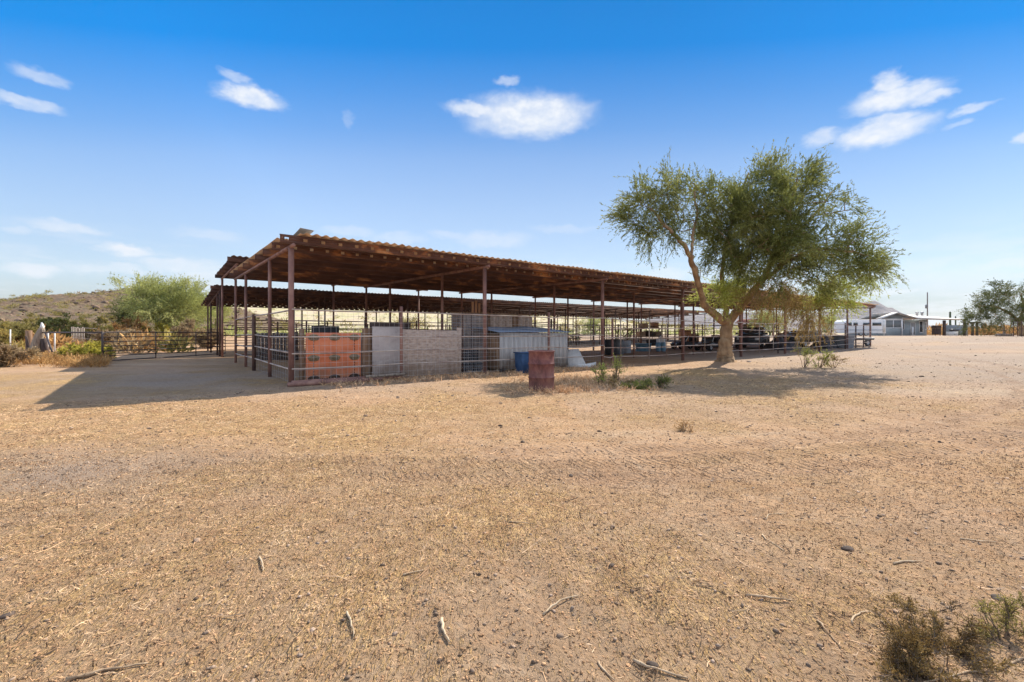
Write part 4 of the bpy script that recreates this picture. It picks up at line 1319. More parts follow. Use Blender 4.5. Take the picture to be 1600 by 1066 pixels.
# white pipe corral in the brush
ca, cb = at(112, 540, 36), at(152, 540, 33)
pipe_fence('pipe_corral', 'faded white pipe corral in the brush beyond the gate', ca, cb, list(np.linspace(.05, 2.9, 9)), (1.5, 1.15, .7), M['pale_rail'], M['pale_rail'], post_h=1.5, post_r=.02, rail_r=.018)

# ------------------------------------------------------------------ house and what stands around it
HY = 70.0
hz = gz(60, HY)
house = empty('ranch_house', (60, HY, hz), 0, 'low grey ranch house with white trim and pale roof', 'house')
HX = lambda px, Y=HY: (px - 800) / F * Y - 60
# front wing with gable
x0, x1 = HX(1381), HX(1409)
MB().span((x0, 0, -.2), (x1, 1.19, 2.55)).build('wing_wall', M['house_wall'], house)
pk = HX(1399)
l, rgt = HX(1373), HX(1431)
MB().prism([(l + .3, 2.65), (rgt - .3, 2.65), (pk, 3.45)], 1, .05, .12).build('gable', M['house_dark'], house)
mb = MB()
mb.add([(l, -.5, 2.62), (pk, -.5, 3.55), (pk, .6, 3.55), (l, .6, 2.62)], [[0, 1, 2, 3]])
mb.add([(rgt, -.5, 2.62), (pk, -.5, 3.55), (pk, 4.4, 3.55), (rgt, 4.4, 2.62)], [[0, 3, 2, 1]])
solid(mb.build('gable_roof', M['house_roof'], house), .08)
mb = MB().prism([(l, 2.50), (l, 2.62), (pk, 3.55), (rgt, 2.62), (rgt, 2.50), (pk, 3.42)], 1, -.56, -.52); mb.build('fascia', M['roof_grey'], house)
# main body
x2, x3 = HX(1409), HX(1459)
MB().span((x0 + .4, 1.2, -.2), (x3, 8, 2.5)).build('main_wall', M['house_wall'], house)
mb = MB()
mb.add([(pk + .3, 4.5, 3.50), (HX(1452), 4.5, 3.40), (HX(1510), .2, 2.50), (HX(1410), -.1, 2.68)], [[0, 1, 2, 3]])
mb.add([(pk + .3, 4.5, 3.50), (HX(1452), 4.5, 3.40), (HX(1510), 9, 2.5), (HX(1405), 9, 2.6)], [[0, 3, 2, 1]])
solid(mb.build('main_roof', M['house_roof'], house), .10)
MB().add([(HX(1410), -.12, 2.55), (HX(1510), .18, 2.36), (HX(1510), .18, 2.49), (HX(1410), -.12, 2.67)], [[0, 1, 2, 3]]).build('eave_board', M['brown_wood'], house)


def window(x0, x1, z0, z1, y, nm='window', par=house, mull=1, pane='glass'):
    f_ = MB(); t = .09
    f_.span((x0, y - .06, z0), (x0 + t, y, z1)); f_.span((x1 - t, y - .06, z0), (x1, y, z1))
    f_.span((x0 + t, y - .06, z0), (x1 - t, y, z0 + t)); f_.span((x0 + t, y - .06, z1 - t), (x1 - t, y, z1))
    for k in range(mull):
        xm = x0 + (x1 - x0) * (k + 1) / (mull + 1)
        f_.span((xm - t / 2, y - .055, z0 + t), (xm + t / 2, y, z1 - t))
    w = f_.build(nm, M['white_paint'], par)
    MB().span((x0 + t, y - .03, z0 + t), (x1 - t, y - .004, z1 - t)).build('pane', M[pane], w)
    return w


window(x0 + .15, x1 - .05, 1.15, 2.45, -.002, mull=1, pane='house_dark')
MB().span((x0 - .08, -.09, -.1), (x0 + .1, -.005, 2.6)).build('corner_trim', M['white_paint'], house)
MB().span((x1 - .06, -.09, -.1), (x1 + .08, -.005, 2.6)).build('corner_trim', M['white_paint'], house)
MB().span((x0 + .11, -.08, 2.45), (x1 - .07, -.005, 2.6)).build('header_trim', M['white_paint'], house)
window(HX(1413.5), HX(1423), .95, 2.35, 1.198, mull=1)
window(HX(1433), HX(1440.5), .02, 2.05, 1.198, 'french_door', mull=2)
window(HX(1446.5), HX(1453), .45, 2.3, 1.198, mull=0)
window(HX(1455.5), HX(1458.8), .9, 2.1, 1.198, mull=0)
MB().span((HX(1428), .3, -.2), (HX(1429.6), .42, 1.35)).build('meter_post', M['white_paint'], house)
for px in (1480, 1512):
    MB().span((HX(px) - .14, .35, -.2), (HX(px) + .14, .63, 2.36)).build('porch_post', M['dark_wood'], house)
for px in (1483, 1508):
    MB().span((HX(px) - .1, 7.5, -.2), (HX(px) + .1, 7.7, 2.5)).build('porch_post', M['dark_wood'], house)
MB().span((HX(1486), 1.0, -.2), (HX(1507), 1.2, .62)).build('porch_wall', M['white_plastic'], house)
for px, lab in ((1434.5, 'left turbine vent'), (1442, 'right turbine vent')):
    pass
mb = MB()
for px in (1434, 1442):
    mb.lathe([(.16, 3.3), (.16, 3.62), (.26, 3.7), (.2, 3.85), (.001, 3.88)], 12, c=(HX(px, 73) + .4, 3.6, -.05))
mb.build('roof_vent', M['hub'], house, smooth=True)
MB().span((HX(1474, 78), 7.9, -.2), (HX(1511, 78), 8.0, 1.75)).build('porch_screen', M['house_dark'], house)
# clutter under the porch
for k, (px, Y, w_, h_, d_, mt, lab, nm, cat) in enumerate(((1466, 71.5, 1.0, 1.6, .6, 'dark_wood', 'dark cupboard standing at the left of the porch', 'porch_cupboard', 'cupboard'),
                                                   (1494, 71.8, 1.2, 1.0, .5, 'black_paint', 'black grill cart under the porch', 'grill_cart', 'grill'))):
    p = at(px, 525, Y)
    r = empty(nm, (p[0], p[1], gz(p[0], p[1])), .1, lab, cat)
    bevel(MB().span((-w_ / 2, 0, .15), (w_ / 2, d_, h_ * .72)).build('body', M[mt], r), .03)
    bevel(MB().span((-w_ / 2 - .04, -.04, h_ * .73), (w_ / 2 + .04, d_ + .04, h_)).build('top', M[mt], r), .06)
    for sx_ in (-1, 1):
        MB().span((sx_ * (w_ / 2 - .08) - .04, .05, 0), (sx_ * (w_ / 2 - .08) + .04, .13, .149)).build('leg', M[mt], r)

# long white trailer left of the house
p = at(1352, 525, 66)
tl = empty('white_trailer', (p[0], p[1], gz(p[0], p[1])), -.03, 'long white trailer parked left of the house', 'trailer')
Lx = 5.9
o = MB().prism([(-Lx / 2, .35), (Lx / 2, .35), (Lx / 2, 2.25), (Lx / 2 - .15, 2.35), (-Lx / 2 + .5, 2.35), (-Lx / 2, 2.0)], 1, 0, 2.3).build('body', M['white_paint'], tl); bevel(o, .06, 3)
for a_, b_ in ((-2.5, -1.9), (-1.75, -1.05), (-.35, .75), (.95, 2.3)):
    f_ = MB().span((a_, -.025, 1.45), (b_, -.002, 1.95)).build('window', M['white_plastic'], tl)
    MB().span((a_ + .05, -.04, 1.5), (b_ - .05, -.026, 1.9)).build('pane', M['glass'], f_)
MB().span((-Lx / 2 + .1, -.02, .8), (Lx / 2 - .1, -.001, .9)).build('stripe', M['galv'], tl)
MB().span((2.45, -.03, .5), (2.85, -.002, 2.2)).build('door', M['white_plastic'], tl)
for x in (-.6, .15): wheel(tl, x, .12, .33, .2, -1)

# utility pole, cactus columns
p = at(1449, 525, 110)
up = empty('utility_pole', (p[0], p[1], gz(p[0], p[1])), 0, 'tall thin utility pole rising behind the house', 'pole')
zt = z_of(457, 110) - gz(p[0], p[1])
MB().tube([(0, 0, -.2), (0, 0, zt)], [.15, .11], 10).build('shaft', M['pole'], up, smooth=True)
MB().lathe([(.001, zt * .62), (.2, zt * .62), (.2, zt * .70), (.001, zt * .715)], 14, c=(-.30, 0, 0)).build('transformer', M['barrel_grey'], up, smooth=True)


def saguaro(px, Y, pytop, r, label):
    p = at(px, 525, Y); zg = gz(p[0], p[1]); h = z_of(pytop, Y) - zg
    n = 24; ang = np.arange(n) * 2 * PI / n; rib = 1 + .1 * np.cos(ang * 12)
    zs_ = [-.2, h * .3, h * .7, h - r * .8, h - r * .25, h]; rs_ = [r * .85, r, r * .95, r * .85, r * .5, .02]
    v_ = np.concatenate([np.stack([a_ * rib * np.cos(ang), a_ * rib * np.sin(ang), np.full(n, b_)], -1) for a_, b_ in zip(rs_, zs_)])
    i = np.arange(5)[:, None] * n; j = np.arange(n)[None]; k = (j + 1) % n
    o = MB().add(v_, np.stack([i + j, i + k, i + n + k, i + n + j], -1).reshape(-1, 4)).build('saguaro_cactus', M['cactus'], loc=(p[0], p[1], zg), smooth=True)
    return tag(o, label, 'cactus')


saguaro(1484.5, 82, 487, .15, 'thicker dark saguaro column rising behind the porch roof')
saguaro(1493, 84, 494, .11, 'thin dark saguaro right of the thicker column behind porch')

# right hand tree, corral and fountain
RY = 60.0
rb = at(1597, 525, RY); rb[2] = gz(rb[0], rb[1])


def rp(px, py, dy=0): return at(px, py, RY + dy)


rs2 = RY / F
rl = [[(rb - [0, 0, .2], .35), (rp(1596, 512), .28), (rp(1592, 500), .24)],
      [(rp(1592, 502), .2), (rp(1575, 487, -.5), .15), (rp(1552, 478, -.8), .1), (rp(1530, 478, -1), .06)],
      [(rp(1593, 502), .2), (rp(1600, 480, .4), .15), (rp(1595, 458, .5), .08)],
      [(rp(1592, 503), .18), (rp(1615, 485, -.3), .13), (rp(1640, 470, -.3), .07)]]
rblobs = []
for px, py, rx, ry, dy in ((1530, 488, 24, 18, -1), (1545, 470, 24, 16, -.6), (1570, 478, 26, 22, -1), (1560, 455, 20, 13, 0), (1590, 462, 22, 18, .5), (1525, 500, 20, 12, -1.2), (1600, 485, 24, 18, -1), (1630, 465, 30, 22, 0), (1655, 485, 25, 20, 0), (1580, 447, 10, 9, .3), (1600, 445, 9, 8, .3), (1555, 495, 22, 12, -1.6), (1520, 508, 12, 9, -1.4), (1580, 500, 20, 10, -1.2)):
    q = rp(px, py, dy); rblobs.append((q[0], q[1], q[2], rx * rs2, rx * rs2 * .9, ry * rs2))
tree('mesquite_tree', rb, rl, rblobs, 210, 16, 'dark spreading tree at the right edge beside the house', leafmat='leaf_dark', leaves=14, ll=.14, lw=.05, twl=(.5, .6), droop=.3)

ra, rb2 = at(1583, 531, 55), at(1625, 531, 52)
pipe_fence('pipe_corral', 'rusty upright pipe corral under the right edge tree', ra, rb2, list(np.linspace(.05, 4.2, 10)), (1.75, .9, .15), M['dark_post'], M['dark_post'], post_h=1.8, post_r=.035)
p = at(1569, 524, 62)
fo = empty('stone_fountain', (p[0], p[1], gz(p[0], p[1])), 0, 'small tiered brown stone fountain in front of the dry hedge', 'fountain')
MB().lathe([(.001, 0), (.85, 0), (.9, .1), (.85, .32), (.78, .32), (.75, .15), (.001, .15)], 24).build('basin', M['stone'], fo, smooth=True)
MB().lathe([(.22, .15), (.15, .35), (.13, .62), (.2, .7)], 16).build('stem', M['stone'], fo, smooth=True)
MB().lathe([(.001, .68), (.2, .7), (.45, .82), (.47, .87), (.4, .86), (.1, .78), (.07, 1.0), (.14, 1.08), (.001, 1.14)], 20).build('upper_bowl', M['stone'], fo, smooth=True)
p = at(1523, 525, 72)
pw = empty('gate_pillar', (p[0], p[1], gz(p[0], p[1])), 0, 'dark timber pergola pillar standing right of the porch', 'pillar')
for dx in (-.35, .35):
    MB().span((dx - .12, -.12, -.1), (dx + .12, .12, 1.95)).build('post', M['dark_wood'], pw)
MB().span((-.9, -.14, 1.951), (.9, .14, 2.15)).build('beam', M['dark_wood'], pw)


# ------------------------------------------------------------------ hills
def hill_mesh(name, ridge, Y, depth_f, depth_b, label, matl, step=None, rough=1.0, nseg=180, base=None):
    """A ridge line (px, py) at distance Y, falling away before and behind; real relief."""
    pxs = np.array([q[0] for q in ridge], float); pys = np.array([q[1] for q in ridge], float)
    X = (pxs - 800) / F * Y; H = EYE + (HZ - pys) / F * Y
    xs_ = np.linspace(X[0], X[-1], nseg)
    hs = np.interp(xs_, X, H)
    ts = np.concatenate([np.linspace(-1, 0, 34), np.linspace(0, 1, 14)[1:]])
    A, T = np.meshgrid(xs_, ts)
    Hh = np.broadcast_to(hs, A.shape)
    prof = np.where(T < 0, (1 - np.abs(T)) ** 1.25, (1 - T) ** 1.2)
    yy = Y + np.where(T < 0, T * depth_f, T * depth_b)
    k = (X[-1] - X[0])
    nz = fbm(A, yy, k * .05, 6, 61)
    n2 = np.abs(fbm(A, yy, k * .10, 4, 67))
    zb = ground_z(A.ravel(), yy.ravel()).reshape(A.shape)
    Z = zb - .6 + (Hh - zb + .6) * prof * (1 + rough * (.10 * nz - .10 * n2) * (1 - .75 * np.exp(-(T / .12) ** 2))) + rough * .02 * Hh * fbm(A, yy, k * .012, 3, 71)
    v_ = np.stack([A, yy, Z], -1).reshape(-1, 3)
    n = nseg; m = len(ts)
    i = np.arange(m - 1)[:, None] * n; j = np.arange(n - 1)[None]
    o = MB().add(v_, np.stack([i + j, i + j + 1, i + n + j + 1, i + n + j], -1).reshape(-1, 4)).build(name, matl, smooth=True)
    tag(o, label, kind='structure')
    return v_.reshape(m, n, 3)


M['rock_hill'] = mat('rock_hill', [(.30, (.05, .034, .025)), (.42, (.11, .07, .045)), (.52, (.17, .115, .07)), (.60, (.11, .10, .05)), (.72, (.27, .18, .11))], .45, 10, .95, .9, .9, nrough=.75, bdist=.8)
M['hill_rock'] = mat('hill_rock', [(.32, (.06, .04, .03)), (.5, (.15, .10, .07)), (.68, (.27, .185, .125))], .4, 6, .95, .5, 3, island=.5)
M['tan_hill'] = mat('tan_hill', [(.32, (.38, .29, .19)), (.46, (.52, .42, .29)), (.56, (.40, .36, .18)), (.70, (.58, .49, .37))], .10, 10, .95, .6, .5, nrough=.72, bdist=.8)
M['far_rock'] = mat('far_rock', [(.32, (.07, .055, .06)), (.5, (.12, .095, .095)), (.68, (.17, .135, .13))], .012, 10, .95, .8, .03, nrough=.7, bdist=15)

hA = hill_mesh('hill', [(-420, 500), (-260, 478), (-120, 466), (-40, 468), (0, 470), (25, 467), (45, 472), (90, 470), (120, 465), (145, 457), (165, 453), (190, 451), (215, 447), (250, 450), (290, 462), (330, 474), (380, 484), (440, 500), (480, 516)], 150, 95, 80,
               'brown rocky desert hill at left', M['rock_hill'], rough=1.5, nseg=320)
hB = hill_mesh('hillside', [(250, 515), (330, 488), (430, 470), (520, 464), (620, 466), (720, 474), (800, 484), (880, 492), (960, 502), (1060, 512), (1120, 518)], 330, 220, 150,
               'pale tan hillside showing through the rear barn', M['tan_hill'], rough=.8)
hC = hill_mesh('mountain', [(780, 520), (900, 511), (1000, 502), (1060, 492), (1130, 489), (1190, 488), (1240, 492), (1290, 488), (1320, 482), (1340, 476), (1352, 472), (1366, 470), (1376, 474), (1384, 480), (1394, 481), (1406, 491), (1418, 502), (1430, 512), (1445, 520), (1470, 521)], 2600, 350, 400,
               'distant purple grey mountain beyond the house', M['far_rock'], rough=1.0, nseg=320)


# scrub growing over the left hill and behind the barns
def clumps(P, R, leaves_per, ll, lw):
    n = len(P)
    p = unit(rng.standard_normal((n, leaves_per, 3))) * (rng.random((n, leaves_per, 1)) ** .45)
    p[..., 2] = np.abs(p[..., 2])
    Q = P[:, None] + p * R[:, None, None] * np.array([1, 1, .9])
    D = unit(p + .5 * rng.standard_normal(p.shape) + np.array([0, 0, .4]))
    sz = np.repeat(R, leaves_per)
    return leaf_quads(Q.reshape(-1, 3), D.reshape(-1, 3), ll * sz * (.6 + .8 * rng.random(n * leaves_per)), lw * sz)


rows_ = hA.reshape(-1, 3)
src = rows_[(rows_[:, 1] > 85) & (rows_[:, 1] < 156) & (rows_[:, 0] < -20)]
k_ = rng.integers(0, len(src), 1500); P_ = src[k_] + np.concatenate([rng.normal(0, 1.2, (1500, 2)), np.zeros((1500, 1))], 1)
iv_, fi_ = ico(); r_ = .18 + .62 * rng.random(1500) ** 3
v_ = iv_[None] * (1 + .25 * rng.standard_normal((1500, len(iv_), 1))) * np.stack([r_ * 1.2, r_, r_ * .75], -1)[:, None] + P_[:, None]
tag(MB().add(v_.reshape(-1, 3), (fi_[None] + (np.arange(1500) * len(iv_))[:, None, None]).reshape(-1, 3)).build('boulders', M['hill_rock']), 'brown and tan boulders strewn over the left hill', kind='stuff')
def scrub(src, n, r0, r1, label, matn, mask, leaves_per=70):
    pts = src[mask(src)]
    k = rng.integers(0, len(pts), n)
    P = pts[k] + np.concatenate([rng.normal(0, 1.6, (n, 2)), np.zeros((n, 1))], 1)
    R = r0 + (r1 - r0) * rng.random(n) ** 2
    v_, f_ = clumps(P, R, leaves_per, .5, .14)
    tag(MB().add(v_, f_).build('desert_scrub', M[matn], smooth=False), label, kind='stuff')


scrub(rows_, 2200, .35, 1.0, 'olive desert scrub dotted over the left hill', 'leaf_olive', lambda s: (s[:, 1] > 60) & (s[:, 1] < 146) & (s[:, 0] < -30))
scrub(rows_, 500, .4, 1.1, 'brown dry scrub dotted over the left hill', 'scrub_brown', lambda s: (s[:, 1] > 60) & (s[:, 1] < 152) & (s[:, 0] < -30))
xx = rng.uniform(-95, -14, 3000); yy_ = rng.uniform(29, 72, 3000)
flat = np.stack([xx, yy_, ground_z(xx, yy_)], -1)
mk = lambda s: (s[:, 0] < -.62 * s[:, 1] - 3)
scrub(flat, 170, .6, 1.5, 'olive brush growing thickly on the flats beyond the gate', 'leaf_olive', mk, 150)
scrub(flat, 80, .6, 1.5, 'tan yellow brush growing thickly on the flats beyond the gate', 'leaf_rust', mk, 150)
scrub(flat, 90, .4, 1.1, 'low brown brush on the flats beyond the gate', 'scrub_brown', mk, 130)
xx = rng.uniform(-75, 60, 4000); yy_ = rng.uniform(52, 190, 4000)
plain = np.stack([xx, yy_, ground_z(xx, yy_)], -1)
scrub(plain, 420, .5, 1.4, 'yellow green creosote scrub on the flats behind the barns', 'leaf_pale', lambda s: (s[:, 0] < s[:, 1] * .55), 60)
scrub(hB.reshape(-1, 3), 700, .8, 2.4, 'small bushes speckling the pale hillside', 'leaf_olive', lambda s: (s[:, 1] > 130) & (s[:, 1] < 332), 40)
xx = rng.uniform(63, 112, 900); yy_ = rng.uniform(80, 92, 900)
strip = np.stack([xx, yy_, ground_z(xx, yy_)], -1)
scrub(strip, 120, .9, 1.8, 'dry orange brown brush along the far right of the yard', 'leaf_rust', lambda s: s[:, 0] > s[:, 1] * .92, 110)

# ------------------------------------------------------------------ brush at the left, one plant at a time
BR = [  # px, py base, Y, height, radius, leaf, label
    (10, 575, 17.5, .85, .75, 'scrub_brown', 'grey brown dry bush at the left picture edge'),
    (140, 570, 20.5, .85, .95, 'leaf_yellow', 'bright yellow bush at the foot of the gate'),
    (-15, 560, 30, 2.3, 1.5, 'leaf_olive', 'olive bush half outside the left picture edge'),
    (22, 555, 33, 2.0, 1.4, 'leaf_olive', 'olive bush behind the thick brown post'),
    (62, 552, 40, 2.6, 1.6, 'leaf_olive', 'yellowish olive bush directly behind the old stump'),
    (92, 550, 38, 2.8, 1.5, 'leaf_dark', 'dark green bush behind the diagonal brace'),
    (128, 548, 42, 2.5, 1.7, 'leaf_olive', 'olive tan bush behind the white pipe corral'),
    (160, 548, 46, 2.6, 1.8, 'leaf_olive', 'broad olive bush behind the left end of the gate'),
    (196, 546, 40, 2.9, 1.5, 'leaf_rust', 'rusty yellow bush behind the middle of the gate'),
    (178, 546, 35, 1.4, 1.1, 'scrub_brown', 'low brown bush just behind the gate near its left end'),
    (215, 545, 37, 1.5, 1.2, 'scrub_brown', 'low brown bush behind the first gate brace'),
    (245, 545, 42, 2.2, 1.3, 'leaf_yellow', 'yellow bush under the pale green tree'),
    (285, 543, 40, 2.4, 1.4, 'scrub_brown', 'dark brown bare bush beneath the pale green tree'),
    (310, 543, 44, 1.9, 1.3, 'leaf_pale', 'pale green bush right of the bare brown bush'),
    (330, 543, 36, 1.5, 1.0, 'scrub_brown', 'brown bush behind the hinge end of the gate'),
]
for px, py, Y, h, r, lf_, lab in BR:
    p = at(px, py, Y)
    bush('desert_bush', p[0], p[1], h, r, lf_, lab, n=60, tw=22, ll=.075 * (1 + Y / 45), lw=.026 * (1 + Y / 45), stems=14, leaves=8, group='bushes at the left of the yard')

# orange dry grass strip by the left fence
n = 7500
px_ = rng.uniform(-30, 168, n); yb = rng.uniform(16.8, 24, n)
gxx = (px_ - 800) / F * yb
keep = rng.random(n) < np.clip(.3 + fbm(gxx, yb, 1.5, 3, 91) * 1.2 + .25, 0, 1)
gxx, yb = gxx[keep], yb[keep]; n = len(gxx)
P = np.stack([gxx, yb, ground_z(gxx, yb)], -1)
D = unit(np.stack([rng.normal(0, .5, n), rng.normal(0, .5, n), np.ones(n)], -1))
(tv, tf), (lv, lf) = twig_batch(P, D, .18 + .32 * rng.random(n), 3, .25, 5, .13, .02, .35)
MBg = MB().add(lv, lf).add(tv, tf)
tag(MBg.build('dry_grass', M['leaf_rust']), 'orange dry grass along the left fence line', kind='stuff')
# thin dry weeds along the barn foot and around the barrel
spots = []
for k in range(420):
    u_ = rng.uniform(.5, 12); v_ = rng.normal(-.75, .35)
    spots.append(uv(u_, v_)[:2])
for k in range(240):
    spots.append([bx + rng.normal(.2, .45), by + rng.normal(-.1, .3)])
for k in range(420):
    spots.append([1.9 + rng.normal(0, .9), 11.6 + rng.normal(0, .8)])
sp_ = np.array(spots); sp_ = sp_[np.hypot(sp_[:, 0] - bx, sp_[:, 1] - by) > .32]
n = len(sp_)
P = np.repeat(np.stack([sp_[:, 0], sp_[:, 1], ground_z(sp_[:, 0], sp_[:, 1])], -1), 4, 0); P[:, :2] += rng.normal(0, .03, (n * 4, 2))
D = unit(np.stack([rng.normal(0, .7, n * 4), rng.normal(0, .7, n * 4), np.ones(n * 4)], -1))
(tv, tf), (lv, lf) = twig_batch(P, D, .06 + .16 * rng.random(n * 4), 3, .3, 3, .06, .008, .5)
tag(MB().add(lv, lf).add(tv, tf).build('dry_weeds', M['straw']), 'thin dry weeds along the foot of the front fence', kind='stuff')

# green weeds and shrubs in the yard
for px, py, Y, h, r, lf_, lab, n_, tw_n in (
        (937, 606, 11.6, .55, .22, 'leaf_young', 'pale green weed at the foot of the second barn post', 12, 9),
        (963, 600, 12.0, .78, .12, 'leaf_young', 'tall thin yellow green weed right of the second barn post', 7, 9),
        (990, 608, 10.6, .20, .36, 'leaf', 'low green weed patch on the shaded ground', 18, 12),
        (1024, 606, 10.8, .24, .42, 'leaf', 'low spreading green weed furthest right in the tree shade', 20, 12),
        (962, 608, 11.0, .34, .34, 'leaf_dry', 'dry brown weed clump left of the low green patch', 14, 9),
        (1256, 577, 17.0, .75, .40, 'leaf_young', 'sparse leggy shrub left of three right of the trunk', 14, 9),
        (1280, 578, 16.8, .85, .48, 'leaf_young', 'sparse leggy shrub in the middle of three right of the trunk', 15, 9),
        (1303, 580, 16.6, .62, .55, 'leaf_dry', 'dry twiggy shrub right of the two leggy green ones', 14, 9),
        (1075, 680, 6.0, .10, .11, 'leaf_rust', 'tiny dry orange plant alone on the open dirt', 14, 10)):
    p = at(px, py, Y)
    small = h < .2
    bush('weed' if h < .5 else 'shrub', p[0], p[1], h, r, lf_, lab, cat='weed' if h < .5 else 'shrub', n=n_, tw=tw_n,
         ll=.018 if small else .05, lw=.007 if small else .016, stems=8, leaves=6 if not small else 5, droop=.15, w0=.0012 if small else .004)

# foreground shrubs at the lower right corner
def fg_shrub(x, y, label, lf_, h, r, n, tw, lean):
    return bush('dry_shrub', x, y, h, r, lf_, label, cat='shrub', n=n, tw=tw, ll=.010, lw=.0035, stems=10, leaves=12, lean=lean, droop=.25, low=.02, twk=.5, w0=.0009)


q = at(1450, 1040, 1.86)
fg_shrub(q[0], 1.84, 'dry brown shrub lying low at the lower right corner', 'leaf_fg', .13, .22, 62, 15, (-.02, .03))
fg_shrub(1.50, 1.66, 'rusty dry shrub at the very bottom right', 'leaf_fg', .11, .21, 50, 15, (.02, .0))
fg_shrub(2.12, 1.92, 'green tipped shrub at the right picture edge', 'leaf_olive', .20, .13, 26, 14, (0, .02))

# ------------------------------------------------------------------ sticks and stones one can pick out
STK = [  # px0,py0,px1,py1, radius, mat, label, bend
    (100, 1062, 232, 1034, .012, 'stick', 'long brown stick at the lower left corner', .04),
    (405, 878, 411, 897, .010, 'pale_stick', 'short pale stub sticking up left of centre', .05),
    (848, 962, 905, 938, .009, 'pale_stick', 'pale curved stick below the middle of the yard', .12),
    (990, 1034, 1075, 1062, .010, 'stick', 'long thin stick at the bottom right of centre', -.06),
    (935, 1036, 962, 1066, .009, 'stick', 'brown stick leaving the bottom picture edge', -.1),
    (1165, 930, 1238, 936, .011, 'stick', 'straight brown stick lying right of centre', .03),
    (1190, 832, 1226, 862, .007, 'pale_stick', 'thin forked stick pointing at the dark stone', -.04),
    (1278, 962, 1312, 1012, .007, 'stick', 'dark thin twig slanting left of the corner shrub', .02),
    (1376, 966, 1402, 996, .008, 'stick', 'dark twig rising above the corner shrub', .02),
    (1395, 872, 1440, 870, .010, 'pale_stick', 'pale stick to the right of the dark stone', .06),
    (541, 966, 553, 1000, .009, 'pale_stick', 'broken pale husk left of the bottom middle', .04),
    (690, 972, 702, 1012, .013, 'pale_stick', 'large pale husk near the bottom middle', -.06),
    (630, 905, 662, 898, .008, 'pale_stick', 'little pale stick left of the large husk', .05),
    (796, 822, 838, 824, .007, 'stick', 'small dark stick in the middle of the yard', .02),
    (1500, 838, 1555, 842, .008, 'pale_stick', 'pale stick near the right picture edge', -.04),
    (1330, 972, 1362, 950, .008, 'pale_stick', 'bright short stick left of the corner shrub', .1),
    (1198, 808, 1228, 798, .006, 'pale_stick', 'curled pale stalk above the thin forked stick', .2),
    (1640, 1010, 1440, 1062, .008, 'stick', 'long bent twig crossing the lower right corner', .05),
]
for px0, py0, px1, py1, r, mt, lab, bend in STK:
    a_ = np.array([(px0 - 800), F]) * EYE / (py0 - HZ); b_ = np.array([(px1 - 800), F]) * EYE / (py1 - HZ)
    d_ = b_ - a_; L_ = np.linalg.norm(d_); nrm = np.array([-d_[1], d_[0]])
    t = np.linspace(0, 1, 8)
    xy = a_ + d_ * t[:, None] + nrm * (bend * np.sin(t * PI))[:, None] + rng.normal(0, .012 * L_, (8, 2))
    z = ground_z(xy[:, 0], xy[:, 1]) + r * .6
    z = np.maximum(z, np.linspace(z[0], z[-1], 8))
    rr = r * (1 - .55 * t) * (1 + .15 * rng.standard_normal(8)) * .62
    c_ = np.array([xy[0, 0], xy[0, 1], z[0]])
    m = MB().tube(np.column_stack([xy, z]) - c_, rr, 7)
    if L_ > .25:
        k = 4; q = np.array([xy[k, 0], xy[k, 1], z[k]]) - c_
        e = q + np.array([*(nrm * .22 * np.sign(bend + .001) + d_ * .12), .01])
        m.tube([q, (q + e) / 2 + [0, 0, .008], e], [rr[k] * .7, rr[k] * .5, rr[k] * .3], 5)
    o = m.build('stick', M[mt], loc=tuple(c_), smooth=True)
    tag(o, lab, 'stick', 'sticks lying in the foreground')

STN = [(1324, 849, .032, 'dark_stone', 'dark flat stone right of centre in a hollow'), (892, 738, .026, 'dark_stone', 'small dark stone on the open dirt right of middle'),
       (1440, 590, .06, 'dark_stone', 'dark stone out on the pale dirt before the house'), (956, 890, .016, 'dark_stone', 'tiny black pebble right of the middle'),
       (308, 850, .026, 'pebble', 'pale stone left of the short pale stub'), (1557, 930, .026, 'dark_stone', 'dark stone near the right edge above the corner shrub'),
       (1125, 568, .11, 'stone', 'rounded stone at the left foot of the tree trunk'), (1170, 566, .10, 'stone', 'pale stone at the right foot of the tree trunk'),
       (12, 970, .022, 'dark_stone', 'dark stone near the left picture edge'), (1020, 1042, .020, 'dark_stone', 'small dark clod near the bottom right of centre')]
for px, py, r, mt, lab in STN:
    import bmesh
    p = np.array([(px - 800), F]) * EYE / (py - HZ)
    bm = bmesh.new(); bmesh.ops.create_icosphere(bm, subdivisions=3, radius=1)
    v_ = np.array([q.co[:] for q in bm.verts]); f_ = np.array([[q.index for q in w.verts] for w in bm.faces]); bm.free()
    k = int(rng.integers(1000))
    dsp = 1 + .22 * fbm(v_[:, 0] + k, v_[:, 1] + v_[:, 2] * 1.7, .8, 3, k)
    v_ = v_ * dsp[:, None] * np.array([r * 1.25, r * .8, r * .5])
    o = MB().add(v_, f_).build('stone', M[mt], loc=(p[0], p[1], gz(p[0], p[1]) + r * .12), rz=rng.random() * 3, smooth=True)
    tag(o, lab, 'stone')

